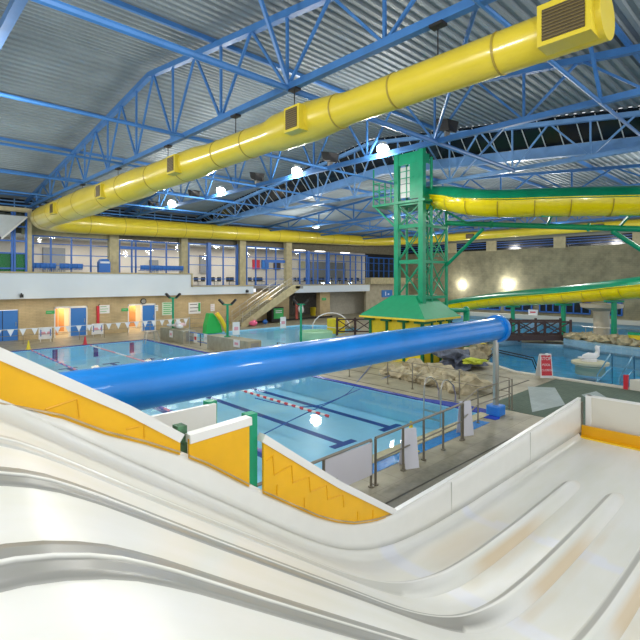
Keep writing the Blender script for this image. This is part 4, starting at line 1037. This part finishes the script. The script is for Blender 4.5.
for i in range(26):     # stair treads winding between the right legs
    a = math.radians(i*26); z = 3.4+.19*i; c = Vector((22.0, 14.6, z))
    MB().bar(c, c+Vector((math.cos(a)*.75, math.sin(a)*.6, 0)), .22, .04).build('stair_tread', TGREEN, to)
MB().tube([(22, 14.6, 3), (22, 14.6, 8.5)], .06, 8).build('stair_column', TGREEN, to)
MB().box(20.1, 22.9, 13.5, 16.9, 8.2, 8.32).build('platform', TGREEN, to)
MB().box(20.22, 20.3, 13.85, 14.5, 8.4, 10.2).box(20.2, 20.25, 13.95, 15.2, 10.2, 10.8).build('cabin_side', TGREEN, to)
MB().box(20.24, 20.28, 14.3, 15.1, 8.5, 9.2).box(20.24, 20.28, 14.3, 15.1, 9.25, 10.1).build('cabin_window', mat('milky_pane', (.55, .60, .58), .4), to)
b = MB()
for z in (8.75, 9.5, 9.85): b.box(20.2, 20.24, 14.28, 15.12, z, z+.04)
b.box(20.2, 20.24, 14.68, 14.72, 8.5, 10.1).build('window_bar', TGREEN, to)
MB().box(20.2, 21.1, 13.75, 13.8, 8.4, 8.9).box(20.2, 20.9, 13.75, 13.8, 10.2, 10.7).build('cabin_side', TGREEN, to)
b = MB()
for z in (8.7, 9.1, 9.5): b.bar((20.2, 16.9, z), (20.2, 15.4, z), .05).bar((20.2, 16.9, z), (21.5, 16.9, z), .05)
for y in (15.7, 16.1, 16.5, 16.9): b.bar((20.2, y, 8.2), (20.2, y, 9.5 if y < 16.9 else 10.3), .06)
b.build('balcony_rail', TGREEN, to)
MB().bar((20.25, 15.4, 7.0), (20.25, 16.8, 8.2), .09).build('knee_strut', TGREEN, to)
tag(MB().tube([(21.5, 13.65, 2.62), (23.0, 12.95, 2.58)], .12, 10).tube([(23.2, 12.95, 2.66), (23.2, 12.95, .0)], .17, 14).ball((23.15, 12.95, 2.6), .19, 2).build('drain_pipe', TGREEN, smooth=True), 'thick green pipe bending down beside the hut to the rocks', 'pipe')

# ================= YELLOW-GREEN SLIDES =================
def cat_path(P, n=8):
    out = []
    for i in range(len(P)-1):
        p0, p1, p2, p3 = [P[max(0, min(len(P)-1, i+k))] for k in (-1, 0, 1, 2)]
        for j in range(n):
            s_ = j/n; out.append(.5*((2*p1)+(p2-p0)*s_+(2*p0-5*p1+4*p2-p3)*s_*s_+(3*p1-p0-3*p2+p3)*s_**3))
    out.append(P[-1]); return out
def flume(lab, P, r, loc, ring_step):
    t = thing('flume', lab, 'water slide', loc)
    pts = cat_path(P)
    MB().tube(pts, r, 16, cap=False, a0=10, a1=170).build('upper_half', SGRN, t, smooth=True)
    MB().tube(pts, r, 16, cap=False, a0=170, a1=370).build('lower_half', SYEL, t, smooth=True)
    fl_ = MB(); fl2 = MB()
    for i in range(len(pts)-1):
        tdir = (pts[i+1]-pts[i]).normalized(); a = tdir.cross(Vector((0, 0, 1))).normalized()
        h_ = Vector((0, 0, r*.17)); k9 = r*.985+.03; fl_.bar(pts[i]+a*k9+h_, pts[i+1]+a*k9+h_, .1, .04); fl2.bar(pts[i]-a*k9+h_, pts[i+1]-a*k9+h_, .1, .04)
    fl_.build('edge_flange', SYEL, t); fl2.build('edge_flange', SYEL, t)
    acc = 0
    for i in range(1, len(pts)-1):
        acc += (pts[i]-pts[i-1]).length
        if acc > ring_step:
            acc = 0; d_ = (pts[i+1]-pts[i-1]).normalized()
            MB().tube([pts[i]-d_*.025, pts[i]+d_*.025], r+.03, 14, cap=False, a0=180, a1=360).build('joint_ring', mat('ring_ochre', (.42, .32, .0), .5), t, smooth=True)
    return t, pts
UPt = [at_d(428, 198, 25.2), at_d(440, 198, 24.6), at_d(452, 199, 23.4), at_d(470, 202, 22.2), at_d(500, 203.5, 21.3), at_d(560, 202, 20.3), at_d(640, 200.5, 19.5), at_d(720, 198, 19.3)]
t1, _p = flume('upper green-topped yellow tube slide leaving the top of the tower', UPt, .62, (22, 11, 7), 1.15)
LPt = [at_d(440, 309, 48), at_d(458, 305, 46), at_d(500, 299.5, 41), at_d(557, 295.5, 34), at_d(600, 291.5, 30), at_d(640, 287.5, 26.8), at_d(720, 280, 23)]
t2, _q = flume('lower green-topped yellow tube slide passing behind the tower', LPt, .62, (35, 15, 3), 1.5)
# support truss pipe of the upper flume
sp_ = thing('slide_support', 'horizontal green pipe with diagonal braces carrying the upper yellow slide', 'support', (23, 9, 6.5))
A_ = Vector((22.6, 13.8, 7.28)); B_ = at_d(640, 229, 20); D_ = B_+(B_-A_).normalized()*4
smooth_by(MB().tube([A_, B_, D_], .13, 12).build('main_pipe', TGREEN, sp_))
for f_ in (.28, .78):
    p = A_.lerp(B_, f_); d_ = (B_-A_).normalized(); smooth_by(MB().tube([p-d_*.05, p+d_*.05], .19, 12).build('pipe_flange', TGREEN, sp_))
smooth_by(MB().tube([(22.6, 13.8, 5.0), at_d(483, 229, 23.6)], .09, 10).build('brace', TGREEN, sp_))
smooth_by(MB().tube([at_d(612, 231, 20.4), at_d(660, 262, 20.2)], .1, 10).build('brace', TGREEN, sp_))
for px in (468, 547, 618):
    f_ = (px-446)/194; base = at_d(px, 223+6*f_, 25.3-5.2*f_)
    near = min(_p, key=lambda w: (w.xy-base.xy).length)
    MB().bar(base, near-Vector((0, 0, .6)), .09).build('saddle_strut', TGREEN, sp_); MB().bar(near+Vector((-.3, .3, -.6)), near+Vector((.3, -.3, -.6)), .1, .08).build('saddle', TGREEN, sp_)
for px, w in ((612, 'near the concrete mushroom column'), (561, 'behind the timber bridge'), (511, 'far left behind the timber fence')):
    near = min(_q, key=lambda w_: abs((w_.x*CA-w_.y*SA)/(w_.x*SA+w_.y*CA)-(px-320)/F))
    t = thing('slide_post', 'green post under the lower yellow slide ' + w, 'post', (near.x, near.y, -.1))
    smooth_by(MB().tube([(near.x, near.y, -.5), (near.x, near.y, near.z-.75)], .16, 12).build('post', TGREEN, t)); MB().bar((near.x-.4, near.y+.4, near.z-.68), (near.x+.4, near.y-.4, near.z-.68), .2, .12).build('saddle', TGREEN, t)
q = min(_q, key=lambda w_: abs((w_.x*CA-w_.y*SA)/(w_.x*SA+w_.y*CA)-(559-320)/F))
# mushroom column
mc = thing('mushroom_column', 'round cream concrete column with flared flat top behind the rocks', 'column', (34.4, 9.6, 0))
smooth_by(MB().lathe((34.4, 9.6, -.3), [(.5, 0), (.47, .1), (.46, 2.3), (.5, 2.5), (1.2, 2.72), (1.25, 2.95)], 28).build('shaft', mat('cream_conc', (.52, .46, .36), .7, noise_amt=.06), mc), 50)

# ================= ROCKS =================
def rocks(pts, r0, r1, lab, grp, z=0, m=ROCK, n_=1, jit=.3):
    for i, (x, y) in enumerate(pts):
        for j in range(n_):
            r = random.uniform(r0, r1); c = (x+random.uniform(-jit, jit), y+random.uniform(-jit, jit), z+r*.35)
            tag(MB().ball(c, r, 2, (random.uniform(.9, 1.5), random.uniform(.9, 1.4), random.uniform(.6, .9)), .45, random.randint(0, 99)).build('boulder', m if random.random() < .7 else ROCKL), lab, 'rock', grp)
def line(a, b, n_): return [(a[0]+(b[0]-a[0])*i/(n_-1), a[1]+(b[1]-a[1])*i/(n_-1)) for i in range(n_)]
rocks(line((16.0, 8.7), (16.9, 13.2), 24), .22, .38, 'pale boulder in the low rock border right of the deck railing', 'boulders of the deck border', m=ROCKL)
rocks(line((16.8, 8.8), (18.2, 12.9), 16), .3, .48, 'pale boulder in the low rock border right of the deck railing', 'boulders of the deck border', z=.1, m=ROCKL)
rocks(line((22.6, 12.0), (26.0, 13.9), 9), .4, .6, 'tan boulder left of the leisure pool by the thick green pipe', 'boulders by the green pipe', z=.1)
rocks(line((24.5, 14.2), (30.0, 15.4), 10), .45, .75, 'tan boulder below the left end of the timber bridge', 'boulders by the bridge', z=.2)
struct(MB().prism([(29.4, 14.4, -.2), (31.6, 13.6, -.2), (32.0, 14.2, -.2), (29.6, 15.2, -.2)], (0, 0, .55)).prism([(32.6, 11.3, -.2), (33.3, 11.3, -.2), (31.9, 8.9, -.2), (31.4, 6.7, -.2), (31.7, 1, -.2), (32.1, -6, -.2), (31.4, -6, -.2), (31.0, 1, -.2), (30.7, 6.7, -.2), (31.2, 9.0, -.2)], (0, 0, .6)).build('trim_14', PALET))
rocks(line((32.9, 10.9), (32.0, 7.2), 13)+line((31.9, 6.9), (32.2, -2), 18), .3, .42, 'brown boulder along the wall behind the seal fountain', 'boulders behind the fountain', z=.45, jit=.12)
rocks([(28.2, 27.2), (29.5, 27.6), (30.4, 28.3), (27.4, 26.4)], .4, .6, 'tan boulder at the edge of the toddler pool by the timber fence', 'boulders by the toddler pool', z=.1)
# netting and lime sheet on rocks
tag(MB().ball((20.4, 11.8, .35), .8, 3, (1.3, .9, .5), .8, 4).build('dark_tarpaulin', mat('slate', (.12, .14, .2), .8, noise_amt=.5)), 'dark grey crumpled tarpaulin on the ground before the hut', 'tarpaulin')
tag(MB().ball((19.3, 10.4, .62), .42, 3, (1.1, .8, .25), .7, 8).build('lime_sheet', mat('lime', (.55, .62, .05), .7), smooth=True), 'lime yellow crumpled sheet on the pale rocks', 'sheet')
lm = thing('float_drum', 'small black and yellow banded marker by the leisure pool rocks', 'marker', (24.2, 12.6, .6)); q = at_d(482.5, 352, 27); lm.location = (q.x, q.y, q.z-.5)
for i in range(5): MB().tube([(q.x, q.y, q.z-.5+.2*i), (q.x, q.y, q.z-.3+.2*i)], .2, 12).build('band', [YCONE, BLACK][i % 2] if i != 3 else mat('orange', (.8, .3, .03), .5), lm)

# ================= TIMBER BRIDGE / FENCES =================
def timber(P, z0, name, lab, cat, deckw=0, posth=1.15, bay_=1.5, arch_=0):
    L = (Vector(P[-1])-Vector(P[0])).length
    t = thing(name, lab, cat, (P[0][0], P[0][1], z0))
    for a, b in zip(P, P[1:]):
        a, b = Vector((*a, z0)), Vector((*b, z0)); n_ = max(1, round((b-a).length/bay_)); H = Vector((0, 0, posth)); side_ = (b-a).normalized().cross(Vector((0, 0, 1)))
        for off in ((0, deckw) if deckw else (0,)):
            o_ = side_*off
            for i in range(n_+1): p = a.lerp(b, i/n_)+o_; MB().bar(p-Vector((0, 0, .2)), p+H*1.08, .13).build('post', DARK, t)
            MB().bar(a+o_+H*.95, b+o_+H*.95, .12, .1).build('top_rail', DARK, t); MB().bar(a+o_+H*.15, b+o_+H*.15, .1).build('bottom_rail', DARK, t)
            for i in range(n_):
                p, q = a.lerp(b, i/n_)+o_, a.lerp(b, (i+1)/n_)+o_
                MB().bar(p+H*.15, q+H*.95, .07).build('cross_bar', DARK, t); MB().bar(p+H*.95, q+H*.15, .07).build('cross_bar', DARK, t)
        if deckw: MB().bar(a+side_*deckw/2, b+side_*deckw/2, abs(deckw)+.2, .25).build('deck', DARK, t)
    return t
timber([(29.6, 14.6), (33.3, 11.1)], .35, 'timber_bridge', 'dark timber footbridge with X-braced rails over the leisure pool', 'bridge', deckw=-1.3)
timber([(25.8, 25.2), (27.8, 23.3)], .1, 'timber_fence', 'dark X-braced timber fence left of the green hut', 'fence')
timber([(28.2, 22.9), (29.4, 17.6), (29.6, 14.8)], .1, 'timber_fence', 'dark X-braced timber fence seen between the hut and the bridge', 'fence')
# far railing of upper pool
ur = thing('upper_railing', 'thin steel railing before the bright blue far pool', 'railing', (33.4, 5, 0))
for y in (10.2, 8.4, 6.6, 4.8, 3.0, 1.2): MB().tube([(33.3, y, 0), (33.3, y, 1.2)], .025, 6).build('rail_post', STEEL, ur)
for z in (1.2, .7): MB().tube([(33.3, 10.4, z), (33.3, -4, z)], .02, 6).build('rail_bar', STEEL, ur)
q = on_z(636, 347, .3); bn = thing('lifebuoy_stand', 'yellow and green box among the rocks at the right edge', 'box', (q.x, q.y, 0)); MB().box(q.x-.35, q.x+.35, q.y-.35, q.y+.35, .3, 1.0).build('body', HYEL, bn); MB().box(q.x-.2, q.x+.2, q.y-.37, q.y+.37, .8, 1.15).build('lid', TGREEN, bn)
x_ = 52.6; y_ = ay(533, 52.6); pn = thing('wall_notice', 'small white notice on the low wall under the lower yellow slide', 'sign', (x_, y_, .5)); MB().box(52.55, 52.7, y_-.5, y_+.5, .2, .95).build('board', PAPER, pn); MB().box(52.53, 52.55, y_-.3, y_+.3, .6, .75).build('print', REDP, pn)

# ================= SEAL FOUNTAIN =================
q = on_z(590, 366, -.1)
sf = thing('seal_fountain', 'white seal fountain on a pale pedestal in the leisure pool', 'fountain', (q.x, q.y, -.1))
smooth_by(MB().lathe((q.x, q.y, -.5), [(.66, 0), (.66, .42), (.84, .5), (.84, .62), (.72, .66)], 24).build('pedestal', mat('pale_ped', (.55, .53, .38), .6), sf), 40)
ex, ey = CA, -SA
def loc_(a, h): return (q.x+ex*a*.62, q.y+ey*a*.62, -.1+h*.72)
smooth_by(MB().tube([loc_(-.62, .55), loc_(-.5, .62), loc_(-.1, .68), loc_(.3, .66), loc_(.55, .8), loc_(.62, 1.05), loc_(.56, 1.3), loc_(.5, 1.42)], [.05, .13, .19, .18, .13, .09, .11, .04], 14).build('seal_body', PAPER, sf), 80)
MB().tube([loc_(.55, 1.32), loc_(.80, 1.36)], [.07, .03], 10).build('snout', PAPER, sf, smooth=True)
MB().ball(loc_(-.75, .6), .13, 2, (1.2, 1.2, .35)).build('tail', PAPER, sf, smooth=True)
MB().bar(loc_(.3, .5), loc_(.75, .38), .18, .04).build('flipper', PAPER, sf)
MB().tube([loc_(-.1, .3), loc_(-.1, .5)], .36, 16).build('plinth', PAPER, sf)

# red A-board
ab = thing('stop_sign', 'red STOP board with white letters on the leisure pool kerb', 'sign', (21.13, 8.05, 0))
q = on_z(547, 378, .07); ab.location = (0, 0, 0)
W_, H_ = .26, 1.0
rt = Vector((CA, -SA, 0)); nf = Vector((-SA, -CA, 0)); tl = .12
def AP(a, h, off=0): return Vector((q.x, q.y, .07))+rt*a+Vector((0, 0, h))-nf*(tl*h)+nf*off
MB().prism([AP(-W_, 0), AP(W_, 0), AP(W_*.92, H_*1.0), AP(-W_*.92, H_*1.0)], -nf*.03).build('white_board', PAPER, ab)
MB().prism([AP(-W_*.84, .1, .004), AP(W_*.84, .1, .004), AP(W_*.78, H_*.94, .004), AP(-W_*.78, H_*.94, .004)], nf*.006).build('red_face', REDP, ab)
MB().prism([AP(-W_, 0, -.5), AP(W_, 0, -.5), AP(W_*.92, H_*.97, -.07), AP(-W_*.92, H_*.97, -.07)], -nf*.03).build('rear_board', PAPER, ab)
MB().box(q.x-.06, q.x+.06, q.y-.06, q.y+.06, H_+.03, H_+.1).build('handle', PAPER, ab)
upv = (AP(0, 1)-AP(0, 0)).normalized()
for s_, h, sz in (('STOP', .80, .19), ('POOL', .54, .13), ('CLOSED', .32, .115)): text_mesh(s_, sz, PAPER, ab, 'lettering', AP(0, h, .014), rt, upv, .002)
# steps rails in leisure pool and white tub at the right
lr = thing('pool_steps_rail', 'blue steel handrail frame rising from the leisure pool beside the seal', 'handrail', (21.6, 5.4, 0))
BR = mat('rail_blue', (.10, .28, .42), .3, metal=.5)
for y in (5.3, 6.1): smooth_by(MB().tube([(21.3, y, 0), (21.3, y, .35), (22.6, y-.15, 1.1), (22.75, y-.15, 1.05), (22.8, y-.15, -.6)], .03, 8).tube([(21.3, y, .1), (22.75, y-.15, .5)], .025, 8).build('handrail', BR, lr), 70)
wt = thing('rim_tub', 'white curved basin wall with small red mark at the right pool edge', 'basin', (21.2, 4.0, 0))
MB().prism([(20.95, 4.9, 0), (21.9, 4.3, 0), (22.2, 2, 0), (22.2, -3, 0), (21.9, -3, 0), (21.9, 2, 0), (21.6, 4.1, 0), (20.95, 4.5, 0)], (0, 0, .42)).build('rim', OFFW, wt, bevel=.03)
MB().box(20.95, 21.1, 4.95, 5.1, 0, .55).build('red_mark', REDP, wt)
ll = thing('pool_handrail', 'dark submerged handrails at the left side of the leisure pool', 'handrail', (22, 10, 0))
for k_ in (0, .7): smooth_by(MB().tube([(22.3+k_, 11.4+k_*.5, .1), (22.6+k_, 11.0+k_*.4, .62), (24.0+k_, 9.8+k_*.3, .2), (24.2+k_, 9.6+k_*.3, -.5)], .03, 8).build('rail', BLACK, ll), 70)

# ================= LIGHT, CAMERA =================
w = bpy.data.worlds.new('World'); SC.world = w; w.use_nodes = True
w.node_tree.nodes['Background'].inputs[0].default_value = (.93, .96, 1, 1); w.node_tree.nodes['Background'].inputs[1].default_value = .85
def arealight(loc, size, sy, e, rot=(0, 0, 0), col=(1, .97, .92)):
    L = bpy.data.lights.new('hall_light', 'AREA'); L.shape = 'RECTANGLE'; L.size = size; L.size_y = sy; L.energy = e; L.color = col
    lo = bpy.data.objects.new('hall_light', L); C.objects.link(lo); lo.location = loc; lo.rotation_euler = rot
def fill_lamps(X, ys, Z, lab, e):  # extra fittings put in for fill light
    """fill lamps added to brighten the hall: plain housing with a point light below"""
    for i, y in enumerate(ys):
        t = thing('fill_luminaire', lab, 'lamp', (X, y, Z), lab)
        MB().box(X-.25, X+.25, y-.25, y+.25, Z, Z+.18).build('lamp_housing', SIL, t)
        L = bpy.data.lights.new('fill_light', 'POINT'); L.energy = e; L.shadow_soft_size = .5; L.color = (1, .97, .9)
        lo = bpy.data.objects.new('fill_light', L); C.objects.link(lo); lo.location = (X, y, Z-.6)
fill_lamps(11.5, (-1.8,), 9.0, 'added fill lamp above the slide run-out', 420)  # out of view, added to brighten the run-out
fill_lamps(5.5, (-2.4,), 9.0, 'added fill lamp above the slide drop', 130)  # second unseen lamp, added to lift the slide surface
fill_lamps(1.5, (-2, 6, 14, 22, 30), 9.0, 'added fill lamp under the truss by the left edge', 600)  # unseen row added as general fill
fill_lamps(29.0, (4, 13, 22, 31), 8.9, 'added fill lamp under the first truss of the lower roof', 600)  # added to lighten the leisure pool side
fill_lamps(43.0, (4, 16, 28), 8.9, 'added fill lamp under the third truss of the lower roof', 600)  # added to lighten the right wall and far pool
# warm downlights under the gallery
for i, x in enumerate((8, 12, 16, 20, 24, 28)):
    L = bpy.data.lights.new('soffit_light', 'POINT'); L.energy = 14; L.shadow_soft_size = .3; L.color = (1, .75, .45)
    lo = bpy.data.objects.new('soffit_light', L); C.objects.link(lo); lo.location = (x, 36.6, 2.3)
cam = bpy.data.cameras.new('Camera'); co = bpy.data.objects.new('Camera', cam); C.objects.link(co)
co.location = (0, 0, EYE); co.rotation_euler = (math.radians(90), 0, math.radians(-43.6))
cam.sensor_width = 36; cam.lens = F/640*36; cam.shift_y = -40/640; cam.clip_start = .05; cam.clip_end = 300
SC.camera = co
SC.view_settings.view_transform = 'Standard'; SC.view_settings.look = 'None'; SC.view_settings.exposure = 0.3; SC.view_settings.gamma = 1
